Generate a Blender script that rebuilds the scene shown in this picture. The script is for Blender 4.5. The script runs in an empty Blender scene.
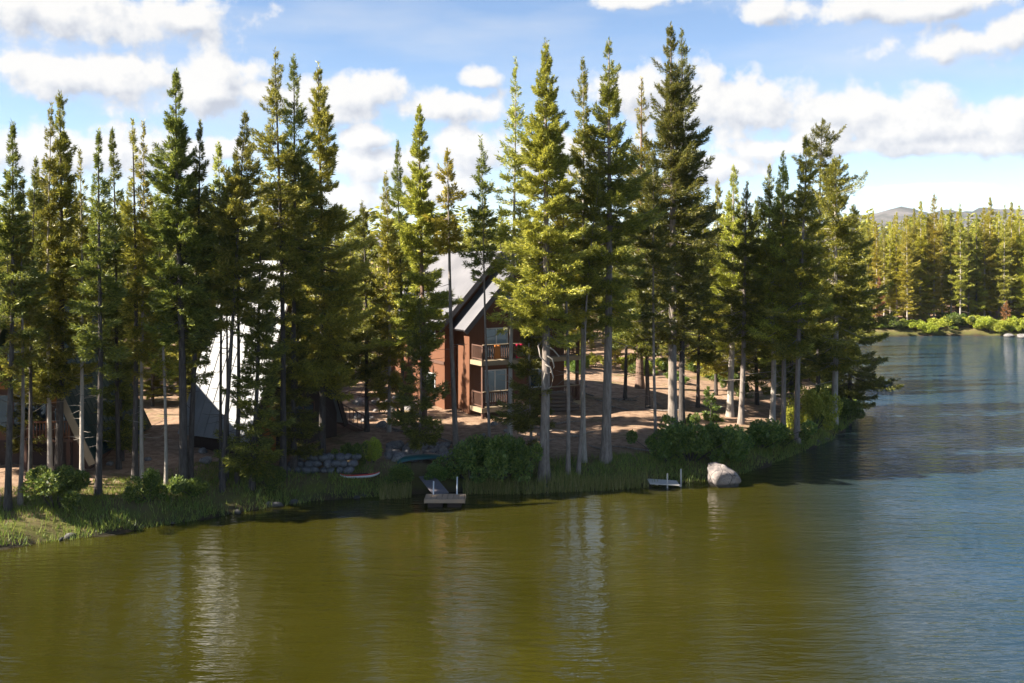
import bpy, math, random
import numpy as np
PI = math.pi
R = math.radians
S = bpy.context.scene
COL = S.collection
FPX = 1000.0          # focal length in pixels of the 1024 wide picture
HZ = 255.0            # horizon row
CH = 12.0             # camera height over the water

# ------------------------------------------------------------------ mesh helpers
def mesh_np(name, v, quads=None, tris=None, smooth=False):
    me = bpy.data.meshes.new(name)
    v = np.asarray(v, dtype=np.float32)
    nq = 0 if quads is None else len(quads)
    nt = 0 if tris is None else len(tris)
    me.vertices.add(len(v)); me.vertices.foreach_set('co', v.ravel())
    idx = []
    if nq: idx.append(np.asarray(quads, dtype=np.int32).ravel())
    if nt: idx.append(np.asarray(tris, dtype=np.int32).ravel())
    idx = np.concatenate(idx)
    me.loops.add(len(idx)); me.loops.foreach_set('vertex_index', idx)
    st = np.concatenate([np.arange(nq) * 4, nq * 4 + np.arange(nt) * 3]).astype(np.int32)
    me.polygons.add(nq + nt); me.polygons.foreach_set('loop_start', st)
    if smooth: me.polygons.foreach_set('use_smooth', np.ones(nq + nt, dtype=bool))
    me.update(calc_edges=True)
    return me

def link(name, me, mat=None, parent=None):
    o = bpy.data.objects.new(name, me); COL.objects.link(o)
    if mat is not None and len(me.materials) == 0: me.materials.append(mat)
    if parent is not None: o.parent = parent
    return o

def empty(name, loc, rz=0.0):
    o = bpy.data.objects.new(name, None); COL.objects.link(o)
    o.empty_display_size = .3
    o.location = loc; o.rotation_euler = (0, 0, rz)
    return o

def tag(o, label, cat, group=None):
    o['label'] = label; o['category'] = cat
    if group: o['group'] = group
    return o

def copy_tree(o, parent=None):
    c = o.copy(); COL.objects.link(c); c.parent = parent
    for ch in list(o.children): copy_tree(ch, c)
    return c

class MB:
    """collects boxes, bars and tubes into one mesh"""
    def __init__(s): s.v = []; s.f = []; s.n = 0
    def add(s, v, f):
        s.v.append(np.asarray(v, dtype=float)); s.f += [tuple(i + s.n for i in q) for q in f]; s.n += len(v); return s
    def box(s, x0, x1, y0, y1, z0, z1, b=0.0):
        v = [(x, y, z) for z in (z0, z1) for y in (y0, y1) for x in (x0, x1)]
        return s.add(v, [(0, 2, 3, 1), (4, 5, 7, 6), (0, 1, 5, 4), (2, 6, 7, 3), (0, 4, 6, 2), (1, 3, 7, 5)])
    def bar(s, a, b, w, h, up=(0, 0, 1)):
        a = np.array(a, float); b = np.array(b, float); d = b - a; d /= np.linalg.norm(d)
        u = np.array(up, float)
        if abs(d @ u) > .98: u = np.array((0, 1, 0), float)
        sd = np.cross(d, u); sd /= np.linalg.norm(sd); u = np.cross(sd, d)
        v = [p + sd * w / 2 * i + u * h / 2 * j for p in (a, b) for (i, j) in ((-1, -1), (1, -1), (1, 1), (-1, 1))]
        return s.add(v, [(3, 2, 1, 0), (4, 5, 6, 7), (0, 1, 5, 4), (1, 2, 6, 5), (2, 3, 7, 6), (3, 0, 4, 7)])
    def poly(s, pts, d):
        """prism: polygon pts extruded by vector d"""
        n = len(pts); d = np.array(d, float)
        v = [np.array(p, float) for p in pts] + [np.array(p, float) + d for p in pts]
        return s.add(v, [tuple(range(n))[::-1], tuple(range(n, 2 * n))] + [(i, (i + 1) % n, n + (i + 1) % n, n + i) for i in range(n)])
    def tube(s, pts, rad, n=8):
        v, q = tube_np(np.array(pts, float), np.array(rad, float), n)
        return s.add(v, [tuple(x) for x in q])
    def build(s, name, mat, parent=None, smooth=False, bevel=0.0):
        me = bpy.data.meshes.new(name)
        me.from_pydata([tuple(p) for p in np.concatenate(s.v)], [], s.f)
        if smooth: me.polygons.foreach_set('use_smooth', [True] * len(me.polygons))
        me.update()
        import bmesh
        bm = bmesh.new(); bm.from_mesh(me); bmesh.ops.recalc_face_normals(bm, faces=bm.faces)
        if bevel: bmesh.ops.bevel(bm, geom=bm.edges[:], offset=bevel, segments=1, affect='EDGES', clamp_overlap=True)
        bm.to_mesh(me); bm.free()
        return link(name, me, mat, parent)

def tube_np(p, r, n):
    """tapered tube along points p (k,3) radii r (k,), closed by a fan-like pinch at the ends"""
    k = len(p)
    t = np.gradient(p, axis=0); t /= np.linalg.norm(t, axis=1)[:, None] + 1e-9
    ref = np.where(np.abs(t[:, 2:3]) > .9, np.array([[1., 0, 0]]), np.array([[0, 0, 1.]]))
    a = np.cross(t, ref); a /= np.linalg.norm(a, axis=1)[:, None] + 1e-9
    b = np.cross(t, a)
    ang = np.arange(n) * 2 * PI / n
    v = p[:, None, :] + (a[:, None, :] * np.cos(ang)[None, :, None] + b[:, None, :] * np.sin(ang)[None, :, None]) * r[:, None, None]
    v = v.reshape(-1, 3)
    i = np.arange(k - 1)[:, None] * n; j = np.arange(n)[None, :]; j2 = (j + 1) % n
    q = np.stack([i + j, i + j2, i + n + j2, i + n + j], -1).reshape(-1, 4)
    return v, q

# ------------------------------------------------------------------ materials
def nmat(name):
    m = bpy.data.materials.new(name); m.use_nodes = True
    nt = m.node_tree; nt.nodes.clear()
    return m, nt
def N(nt, t, **kw):
    n = nt.nodes.new(t)
    for k, v in kw.items():
        if k.startswith('i_'): n.inputs[k[2:].replace('_', ' ')].default_value = v
        else: setattr(n, k, v)
    return n
def L(nt, a, b): nt.links.new(a, b)
def ramp(nt, fac, stops):
    r = nt.nodes.new('ShaderNodeValToRGB'); e = r.color_ramp.elements
    while len(e) < len(stops): e.new(.5)
    for el, (p, c) in zip(e, stops):
        el.position = p; el.color = (*c, 1) if len(c) == 3 else c
    L(nt, fac, r.inputs[0]); return r.outputs[0]
def coords(nt, scale=(1, 1, 1), kind='Object'):
    tc = nt.nodes.new('ShaderNodeTexCoord'); mp = nt.nodes.new('ShaderNodeMapping')
    mp.inputs['Scale'].default_value = scale
    L(nt, tc.outputs[kind], mp.inputs[0]); return mp.outputs[0]
def noise(nt, vec, scale, detail=4, rough=.55):
    n = nt.nodes.new('ShaderNodeTexNoise'); n.inputs['Scale'].default_value = scale
    n.inputs['Detail'].default_value = detail; n.inputs['Roughness'].default_value = rough
    L(nt, vec, n.inputs['Vector']); return n.outputs['Fac']
def mathn(nt, op, a, b=None, c=None, clamp=False):
    n = nt.nodes.new('ShaderNodeMath'); n.operation = op; n.use_clamp = clamp
    for i, x in enumerate((a, b, c)):
        if x is None: continue
        if isinstance(x, (int, float)): n.inputs[i].default_value = x
        else: L(nt, x, n.inputs[i])
    return n.outputs[0]
def mixc(nt, f, a, b, mode='MIX'):
    n = nt.nodes.new('ShaderNodeMix'); n.data_type = 'RGBA'; n.blend_type = mode
    for sock, x in ((n.inputs[0], f), (n.inputs[6], a), (n.inputs[7], b)):
        if isinstance(x, (int, float)): sock.default_value = x
        elif isinstance(x, tuple): sock.default_value = (*x, 1)
        else: L(nt, x, sock)
    return n.outputs[2]
def finish(m, nt, col, rough=.8, spec=.3, bump=None, bdist=.02, bstr=.6, metal=0.0):
    p = nt.nodes.new('ShaderNodeBsdfPrincipled'); o = nt.nodes.new('ShaderNodeOutputMaterial')
    if isinstance(col, tuple): p.inputs['Base Color'].default_value = (*col, 1)
    else: L(nt, col, p.inputs['Base Color'])
    if isinstance(rough, (int, float)): p.inputs['Roughness'].default_value = rough
    else: L(nt, rough, p.inputs['Roughness'])
    p.inputs['Specular IOR Level'].default_value = spec; p.inputs['Metallic'].default_value = metal
    if bump is not None:
        b = nt.nodes.new('ShaderNodeBump'); b.inputs['Distance'].default_value = bdist; b.inputs['Strength'].default_value = bstr
        L(nt, bump, b.inputs['Height']); L(nt, b.outputs[0], p.inputs['Normal'])
    L(nt, p.outputs[0], o.inputs[0]); return m

def mat_foliage(name, c1, c2, c3, transl=.40):
    m, nt = nmat(name); c1, c2, c3 = [tuple(x * f for x, f in zip(c, (2.6, 2.38, 2.0) if name.startswith('needles') else (2.1, 2.1, 1.8))) for c in (c1, c2, c3)]
    g = nt.nodes.new('ShaderNodeNewGeometry'); oi = nt.nodes.new('ShaderNodeObjectInfo')
    c = ramp(nt, g.outputs['Random Per Island'], [(0, c1), (.55, c2), (1, c3)])
    hs = nt.nodes.new('ShaderNodeHueSaturation')
    L(nt, mathn(nt, 'MULTIPLY_ADD', oi.outputs['Random'], .035, .488), hs.inputs['Hue'])
    L(nt, mathn(nt, 'MULTIPLY_ADD', oi.outputs['Random'], .35, .82), hs.inputs['Value'])
    L(nt, c, hs.inputs['Color'])
    d = nt.nodes.new('ShaderNodeBsdfDiffuse'); t = nt.nodes.new('ShaderNodeBsdfTranslucent')
    L(nt, hs.outputs[0], d.inputs[0]); L(nt, hs.outputs[0], t.inputs[0])
    mx = nt.nodes.new('ShaderNodeMixShader'); mx.inputs[0].default_value = transl
    L(nt, d.outputs[0], mx.inputs[1]); L(nt, t.outputs[0], mx.inputs[2])
    gl = nt.nodes.new('ShaderNodeBsdfGlossy'); gl.inputs['Roughness'].default_value = .45
    gl.inputs['Color'].default_value = (.8, .8, .8, 1)
    m2 = nt.nodes.new('ShaderNodeMixShader'); m2.inputs[0].default_value = .03
    L(nt, mx.outputs[0], m2.inputs[1]); L(nt, gl.outputs[0], m2.inputs[2])
    o = nt.nodes.new('ShaderNodeOutputMaterial'); L(nt, m2.outputs[0], o.inputs[0])
    return m

F = {
    'green':  mat_foliage('needles_green', (.044, .053, .013), (.094, .099, .017), (.165, .154, .026)),
    'dark':   mat_foliage('needles_dark', (.030, .040, .011), (.062, .071, .015), (.120, .120, .022)),
    'olive':  mat_foliage('needles_olive', (.060, .070, .018), (.135, .140, .024), (.220, .205, .036)),
    'yellow': mat_foliage('needles_yellow', (.075, .078, .014), (.165, .155, .020), (.250, .220, .032)),
    'rust':   mat_foliage('needles_rust', (.08, .034, .018), (.13, .060, .030), (.16, .09, .045)),
    'bush':   mat_foliage('leaves_bush', (.030, .050, .014), (.065, .092, .020), (.120, .140, .028)),
    'lime':   mat_foliage('leaves_lime', (.10, .12, .018), (.19, .20, .026), (.27, .26, .04)),
    'grass':  mat_foliage('grass_blades', (.040, .060, .012), (.090, .110, .020), (.150, .145, .035)),
    'reed':   mat_foliage('reed_blades', (.07, .085, .022), (.13, .135, .035), (.24, .21, .09)),
}
def mat_bark(name, a, b, c):
    m, nt = nmat(name); a, b, c = [tuple(x * .80 for x in q) for q in (a, b, c)]
    v = coords(nt, (5, 5, .9)); v2 = coords(nt, (1, 1, 1))
    n1 = noise(nt, v, 2.2, 5, .65); n2 = noise(nt, v2, .8, 3)
    col = ramp(nt, n1, [(.28, a), (.5, b), (.75, c)])
    col = mixc(nt, mathn(nt, 'MULTIPLY', n2, .5), col, tuple(x * .62 for x in b))
    return finish(m, nt, col, .92, .15, n1, .05, .8)
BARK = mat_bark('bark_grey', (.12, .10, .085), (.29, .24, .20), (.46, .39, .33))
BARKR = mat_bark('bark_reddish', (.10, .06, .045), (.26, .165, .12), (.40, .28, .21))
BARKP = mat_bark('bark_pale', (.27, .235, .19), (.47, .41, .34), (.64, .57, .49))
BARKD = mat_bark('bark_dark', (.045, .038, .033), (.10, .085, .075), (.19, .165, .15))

def mat_wood(name, a, b, board=5.0, axis='z', rough=.75):
    m, nt = nmat(name); a, b = [tuple(x * .7 for x in q) for q in (a, b)]
    sc = {'z': (board, board, .6), 'x': (.6, board, board), 'y': (board, .6, board)}[axis]
    n1 = noise(nt, coords(nt, sc), 1.6, 5, .6); n2 = noise(nt, coords(nt, (1, 1, 1)), .9, 3)
    col = mixc(nt, n1, a, b); col = mixc(nt, mathn(nt, 'MULTIPLY', n2, .45), col, tuple(x * .6 for x in a))
    return finish(m, nt, col, rough, .25, n1, .015, .7)
WOODR = mat_wood('cedar_siding', (.18, .072, .036), (.28, .125, .065))
WOODO = mat_wood('orange_stained_wood', (.44, .17, .045), (.60, .27, .08))
WOODB = mat_wood('brown_deck_wood', (.13, .065, .045), (.23, .125, .085))
WOODG = mat_wood('weathered_dock_wood', (.40, .28, .18), (.62, .45, .31), 7, 'x')
WOODP = mat_wood('pale_bleached_wood', (.66, .60, .52), (.85, .79, .70), 7, 'x')
WOODD = mat_wood('old_dark_planks', (.15, .135, .15), (.26, .235, .25), 7, 'y')
WOODT = mat_wood('tan_trim_wood', (.38, .29, .18), (.52, .41, .27))
DARKW = mat_wood('dark_brown_boards', (.045, .03, .025), (.085, .055, .045))
LOGM = mat_wood('cut_log', (.13, .10, .08), (.24, .19, .15), 6, 'x')

def mat_roof(name, a, b, sc=(1.0, 1.0, 1.0), ns=.8, rough=.55, metal=0.0):
    m, nt = nmat(name)
    n1 = noise(nt, coords(nt, sc), ns, 6, .6); n2 = noise(nt, coords(nt, (9, 9, 9)), 1.2, 3)
    col = mixc(nt, ramp(nt, n1, [(.3, (0, 0, 0)), (.7, (1, 1, 1))]), a, b)
    col = mixc(nt, mathn(nt, 'MULTIPLY', n2, .25), col, tuple(x * .7 for x in a))
    return finish(m, nt, col, rough, .4, n2, .01, .4, metal)
ROOFG = mat_roof('grey_shingles', (.10, .098, .106), (.155, .15, .155), ns=.5, rough=.8)
ROOFW = mat_roof('pale_metal_roof', (.17, .172, .178), (.29, .29, .29), ns=.55)
ROOFT = mat_roof('teal_metal_roof', (.009, .034, .033), (.016, .050, .048), ns=.5, rough=.6)
FASC = mat_roof('dark_fascia', (.10, .09, .09), (.15, .135, .13), rough=.8)

def mat_plain(name, c, rough=.5, spec=.4, var=.25, sc=3.0):
    m, nt = nmat(name)
    n1 = noise(nt, coords(nt), sc, 4)
    return finish(m, nt, mixc(nt, mathn(nt, 'MULTIPLY', n1, var * 2), c, tuple(x * .6 for x in c)), rough, spec)
GLASS = mat_plain('window_glass', (.03, .045, .055), .04, .9, .2, 1.0)
GLASSB = mat_plain('curtained_glass', (.20, .27, .31), .12, .7, .2, 1.0)
WHITEF = mat_plain('white_frame', (.62, .62, .60), .5)
REDP = mat_plain('red_plastic', (.50, .022, .022), .35, .5, .1)
WHITEP = mat_plain('white_plastic', (.70, .73, .74), .4, .5, .1)
TEALP = mat_plain('teal_plastic', (.012, .085, .08), .4, .5, .15)
METAL = mat_plain('galvanised_pipe', (.55, .58, .62), .45, .5, .2)
CLOTHO = mat_plain('orange_cloth', (.62, .22, .06), .9, .1)
CLOTHR = mat_plain('pink_red_cloth', (.60, .03, .08), .9, .1)
def mat_rock(name, a, b, c):
    m, nt = nmat(name); a, b, c = [tuple(x * .62 for x in q) for q in (a, b, c)]
    v = coords(nt); n1 = noise(nt, v, 1.6, 6, .62); n2 = noise(nt, v, 9, 4)
    col = ramp(nt, n1, [(.3, a), (.5, b), (.68, c)])
    col = mixc(nt, mathn(nt, 'MULTIPLY', n2, .5), col, tuple(x * .55 for x in b))
    vo = nt.nodes.new('ShaderNodeTexVoronoi'); vo.feature = 'DISTANCE_TO_EDGE'; vo.inputs['Scale'].default_value = 1.3; L(nt, v, vo.inputs['Vector'])
    crack = mathn(nt, 'LESS_THAN', vo.outputs['Distance'], .022); lich = ramp(nt, noise(nt, v, 3.4, 5, .7), [(.55, (0, 0, 0)), (.60, (1, 1, 1))])
    col = mixc(nt, mathn(nt, 'MULTIPLY', lich, .55), col, tuple(x * .5 for x in a)); col = mixc(nt, mathn(nt, 'MULTIPLY', crack, .7), col, (.02, .02, .02))
    ge = nt.nodes.new('ShaderNodeNewGeometry'); sz = nt.nodes.new('ShaderNodeSeparateXYZ'); L(nt, ge.outputs['Position'], sz.inputs[0])
    wetl = mathn(nt, 'MULTIPLY', mathn(nt, 'SUBTRACT', mathn(nt, 'MULTIPLY_ADD', n1, .25, .12), sz.outputs[2]), 9.0, clamp=True)
    col = mixc(nt, mathn(nt, 'MULTIPLY', wetl, .75), col, (.025, .024, .018))
    return finish(m, nt, col, .85, .25, n2, .04, .6)
ROCK = mat_rock('granite', (.20, .19, .19), (.40, .37, .35), (.58, .53, .49))
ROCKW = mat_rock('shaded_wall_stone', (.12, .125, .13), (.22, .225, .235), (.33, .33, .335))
ROCKP = mat_rock('pinkish_granite', (.13, .125, .13), (.42, .35, .31), (.62, .56, .52))

# ------------------------------------------------------------------ terrain
def px(pxx, py, z=0.0):
    d = (CH - z) * FPX / (py - HZ)
    return ((pxx - 512) * d / FPX, d)
_sh = [(0, 548), (60, 541), (120, 532), (200, 519), (270, 507), (330, 499), (400, 495), (470, 491), (520, 491), (560, 489), (610, 487), (650, 484),
       (690, 482), (735, 476), (770, 464), (800, 452), (830, 440), (848, 425), (856, 408)]
SHORE = [(-420, -160), (-160, -40), (-80, 8), (-40, 32)] + [px(a, b) for a, b in _sh] + \
        [(30.5, 90), (31, 104), (35, 122), (43, 136), (53, 146), (64, 149), (73, 148), (82, 150), (100, 152), (135, 150), (200, 140), (420, 90), (600, 0)]
LAKE = np.array(SHORE + [(600, -400), (-420, -400)])
SHL = np.array(SHORE)
def seg_dist(P, A, B):
    d = B - A; t = np.clip(((P - A) @ d) / (d @ d), 0, 1)
    return np.linalg.norm(P - (A + t[:, None] * d), axis=1)
def inland(X, Y):
    """signed distance to the shoreline, positive on land"""
    P = np.stack([np.ravel(X), np.ravel(Y)], 1).astype(float)
    D = np.full(len(P), 1e9)
    for i in range(len(SHL) - 1): D = np.minimum(D, seg_dist(P, SHL[i], SHL[i + 1]))
    ins = np.zeros(len(P), bool)
    n = len(LAKE)
    for i in range(n):
        a, b = LAKE[i], LAKE[(i + 1) % n]
        c = (a[1] > P[:, 1]) != (b[1] > P[:, 1])
        with np.errstate(divide='ignore', invalid='ignore'):
            xi = (b[0] - a[0]) * (P[:, 1] - a[1]) / (b[1] - a[1]) + a[0]
        ins ^= c & (P[:, 0] < xi)
    return np.where(ins, -D, D).reshape(np.shape(X))
def ground(X, Y):
    X = np.asarray(X, float); Y = np.asarray(Y, float)
    s = inland(X, Y) + .35 * np.sin(X * 1.3 + .7 * Y) * np.sin(Y * .9 - X * .4)
    land = .75 * (1 - np.exp(-np.maximum(s, 0) / .9)) + 1.9 * (1 - np.exp(-np.maximum(s - .5, 0) / 12.0))
    bump = .09 * np.sin(X * .7 + Y * .31) * np.sin(Y * .53 - X * .2) + .035 * np.sin(X * 2.1 - Y * 1.3) * np.sin(Y * 1.9 + X * .8)
    bump = bump * np.clip(s / 2, 0, 1)
    return np.where(s > 0, land + bump, np.maximum(s * .45, -1.6))
def gz(x, y): return float(ground(np.array([x]), np.array([y]))[0])
def place(pxx, py):
    """point of the terrain seen at a picture position"""
    ds = np.arange(30, 260, .25); zl = CH - (py - HZ) * ds / FPX
    g = np.maximum(ground((pxx - 512) * ds / FPX, ds), 0)
    i = int(np.argmax(g >= zl)); d = ds[i]
    return ((pxx - 512) * d / FPX, d, float(g[i]))
def at(pxx, d):
    x = (pxx - 512) * d / FPX; return (x, d, gz(x, d))
def ztop(py, d): return CH + (HZ - py) * d / FPX

def spread(lo, hi, step, far, k=1.35):
    a = list(np.arange(lo, hi + 1e-6, step)); s = step; b = [a[-1]]
    while b[-1] < far: s *= k; b.append(b[-1] + s)
    s = step; c = [a[0]]
    while c[-1] > -far: s *= k; c.append(c[-1] - s)
    return np.array(c[1:][::-1] + a + b[1:])
gx = spread(-46, 98, .55, 5200); gy = spread(34, 162, .55, 5200)
GX, GY = np.meshgrid(gx, gy)
GZ = ground(GX, GY)
nx, ny = len(gx), len(gy)
i = np.arange(ny - 1)[:, None] * nx + np.arange(nx - 1)[None, :]
gq = np.stack([i, i + 1, i + nx + 1, i + nx], -1).reshape(-1, 4)
gme = mesh_np('ground', np.stack([GX.ravel(), GY.ravel(), GZ.ravel()], 1), gq, smooth=True)
SD = inland(GX, GY)
at_ = gme.attributes.new('shore', 'FLOAT', 'POINT'); at_.data.foreach_set('value', SD.ravel().astype(np.float32))
m, nt = nmat('forest_floor')
v = coords(nt); n1 = noise(nt, v, .35, 5); n2 = noise(nt, v, 2.6, 6, .65); n3 = noise(nt, v, 14, 4, .7)
duff = ramp(nt, n2, [(.28, (.15, .098, .064)), (.48, (.36, .238, .155)), (.72, (.50, .36, .25))])
duff = mixc(nt, mathn(nt, 'MULTIPLY', n3, .55), duff, (.15, .085, .055))
gra = ramp(nt, n2, [(.3, (.05, .06, .015)), (.7, (.13, .135, .03))])
at_n = nt.nodes.new('ShaderNodeAttribute'); at_n.attribute_name = 'shore'
near = mathn(nt, 'SUBTRACT', 1.25, mathn(nt, 'MULTIPLY', at_n.outputs['Fac'], .30), clamp=True)
patch = ramp(nt, n1, [(.56, (0, 0, 0)), (.66, (1, 1, 1))])
gf = mathn(nt, 'MAXIMUM', near, mathn(nt, 'MULTIPLY', patch, .6), clamp=True)
gf = mathn(nt, 'MULTIPLY', gf, mathn(nt, 'ADD', n2, .45), clamp=True)
wet = mathn(nt, 'MULTIPLY', mathn(nt, 'SUBTRACT', .6, at_n.outputs['Fac']), 1.6, clamp=True)
col = mixc(nt, gf, duff, gra); col = mixc(nt, wet, col, (.035, .03, .018))
pt2 = ramp(nt, noise(nt, v, .9, 5, .6), [(.42, (0, 0, 0)), (.6, (1, 1, 1))])
col = mixc(nt, mathn(nt, 'MULTIPLY', pt2, .38), col, (.105, .065, .04))
GROUND = finish(m, nt, col, .95, .1, n3, .06, .7)
g = link('ground', gme, GROUND); g['kind'] = 'structure'

# water
m, nt = nmat('lake_water')
v1 = coords(nt, (.55, 1.9, 1)); v2 = coords(nt, (1.3, 4.2, 1)); v3 = coords(nt, (.05, .10, 1))
w1 = noise(nt, v1, .85, 3, .5); w2 = noise(nt, v2, 1.0, 3, .55); w3 = noise(nt, v3, 1.0, 3)
gust = ramp(nt, w3, [(.35, (.35,) * 3), (.65, (1.0,) * 3)])
hgt = mathn(nt, 'ADD', mathn(nt, 'MULTIPLY', w1, .10), mathn(nt, 'MULTIPLY', w2, .050))
hgt = mathn(nt, 'MULTIPLY', hgt, gust)
b = nt.nodes.new('ShaderNodeBump'); b.inputs['Distance'].default_value = 1.0; b.inputs['Strength'].default_value = 1.0
L(nt, hgt, b.inputs['Height'])
p = nt.nodes.new('ShaderNodeBsdfPrincipled')
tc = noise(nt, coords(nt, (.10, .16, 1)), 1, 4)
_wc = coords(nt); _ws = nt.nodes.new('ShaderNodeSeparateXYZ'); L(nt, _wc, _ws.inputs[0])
ripple_skytint = mathn(nt, 'MULTIPLY', mathn(nt, 'SUBTRACT', mathn(nt, 'MULTIPLY_ADD', _ws.outputs[1], -.2, _ws.outputs[0]), 2.5), 1 / 9.0, clamp=True)
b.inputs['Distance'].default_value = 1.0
L(nt, mathn(nt, 'MULTIPLY', hgt, mathn(nt, 'MULTIPLY_ADD', ripple_skytint, 1.9, .85)), b.inputs['Height'])
L(nt, mixc(nt, ripple_skytint, ramp(nt, tc, [(.3, (.0205, .0192, .0018)), (.7, (.0290, .0262, .0030))]), (.014, .037, .060)), p.inputs['Base Color'])  # blue base on the right paints the sky's reflection into the water
p.inputs['Roughness'].default_value = .05; p.inputs['IOR'].default_value = 1.43
L(nt, b.outputs[0], p.inputs['Normal'])
o = nt.nodes.new('ShaderNodeOutputMaterial'); L(nt, p.outputs[0], o.inputs[0])
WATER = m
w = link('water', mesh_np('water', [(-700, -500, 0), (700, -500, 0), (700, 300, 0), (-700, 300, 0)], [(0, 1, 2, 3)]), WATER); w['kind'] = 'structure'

# mountains far away
def mountains():
    rng = np.random.default_rng(5)
    a = np.linspace(-.5, .7, 220); rows = []
    prof = 60 + 88 * np.clip((a - .24) / .12, 0, 1) - 25 * np.clip((a - .5) / .2, 0, 1) + 7 * np.sin(a * 31 + 1.0) + 5 * np.sin(a * 57 + 2) + 3 * np.sin(a * 121)
    for k, (dd, f) in enumerate(((2500, 0), (2650, .35), (2800, .62), (2950, .83), (3100, 1.0), (3400, .7), (3700, 0))):
        z = prof * f * (1 + .10 * np.sin(a * 40 + k * 1.7) + .06 * np.sin(a * 90 + k * 2.9)) + rng.normal(0, 2.5, len(a)) * f
        rows.append(np.stack([np.tan(a) * dd, np.full(len(a), float(dd)), z + 2], 1))
    v = np.concatenate(rows); n = len(a)
    i = np.arange(len(rows) - 1)[:, None] * n + np.arange(n - 1)[None, :]
    q = np.stack([i, i + 1, i + n + 1, i + n], -1).reshape(-1, 4)
    m, nt = nmat('mountain_granite')
    vv = coords(nt); n1 = noise(nt, vv, .006, 6, .65); n2 = noise(nt, vv, .03, 4)
    c = ramp(nt, n1, [(.38, (.03, .04, .03)), (.5, (.07, .065, .055)), (.62, (.15, .13, .12))])
    finish(m, nt, c, .95, .1)
    o = link('mountains', mesh_np('mountains', v, q, smooth=True), m); o['kind'] = 'structure'
mountains()

# ------------------------------------------------------------------ conifers
def cards(c, d, ln, wd, rng, ncard=2):
    """needle sprays: narrow pointed quads at c pointing along d"""
    n = len(c)
    d = d / (np.linalg.norm(d, axis=1)[:, None] + 1e-9)
    out = []
    r = rng.normal(size=(n, 3)) * .75 + (0, 0, .7); s = np.cross(d, r); s /= np.linalg.norm(s, axis=1)[:, None] + 1e-9
    s2 = np.cross(d, s)
    for k in range(ncard):
        ss = s if k == 0 else s2
        a = c; e = c + d * ln[:, None]; mid = c + d * (ln * .45)[:, None]
        out.append(np.stack([a, mid + ss * wd[:, None], e, mid - ss * wd[:, None]], 1))
    v = np.concatenate(out).reshape(-1, 3)
    return v
def quads_for(v): return np.arange(len(v)).reshape(-1, 4)

def prof(u, kind):
    if kind == 'spire':      # fir: cone
        return np.clip((1 - u), 0, 1) ** .92 * np.clip(.55 + u * 3.2, 0, 1) + .035
    if kind == 'lodge':      # lodgepole: narrow column with a pointed top
        return np.clip(1 - u ** 1.25, 0, 1) ** 1.05 * np.clip(.40 + u * 2.4, 0, 1) * 1.08 + .035
    if kind == 'column':
        return np.clip(1 - u ** 2.2, 0, 1) * np.clip(.6 + u * 3, 0, 1) * .95 + .05
    if kind == 'round':      # round topped pine
        return np.clip(1 - (2 * u - .85) ** 2 * .75, .06, 1)
    return 1 - u

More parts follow.
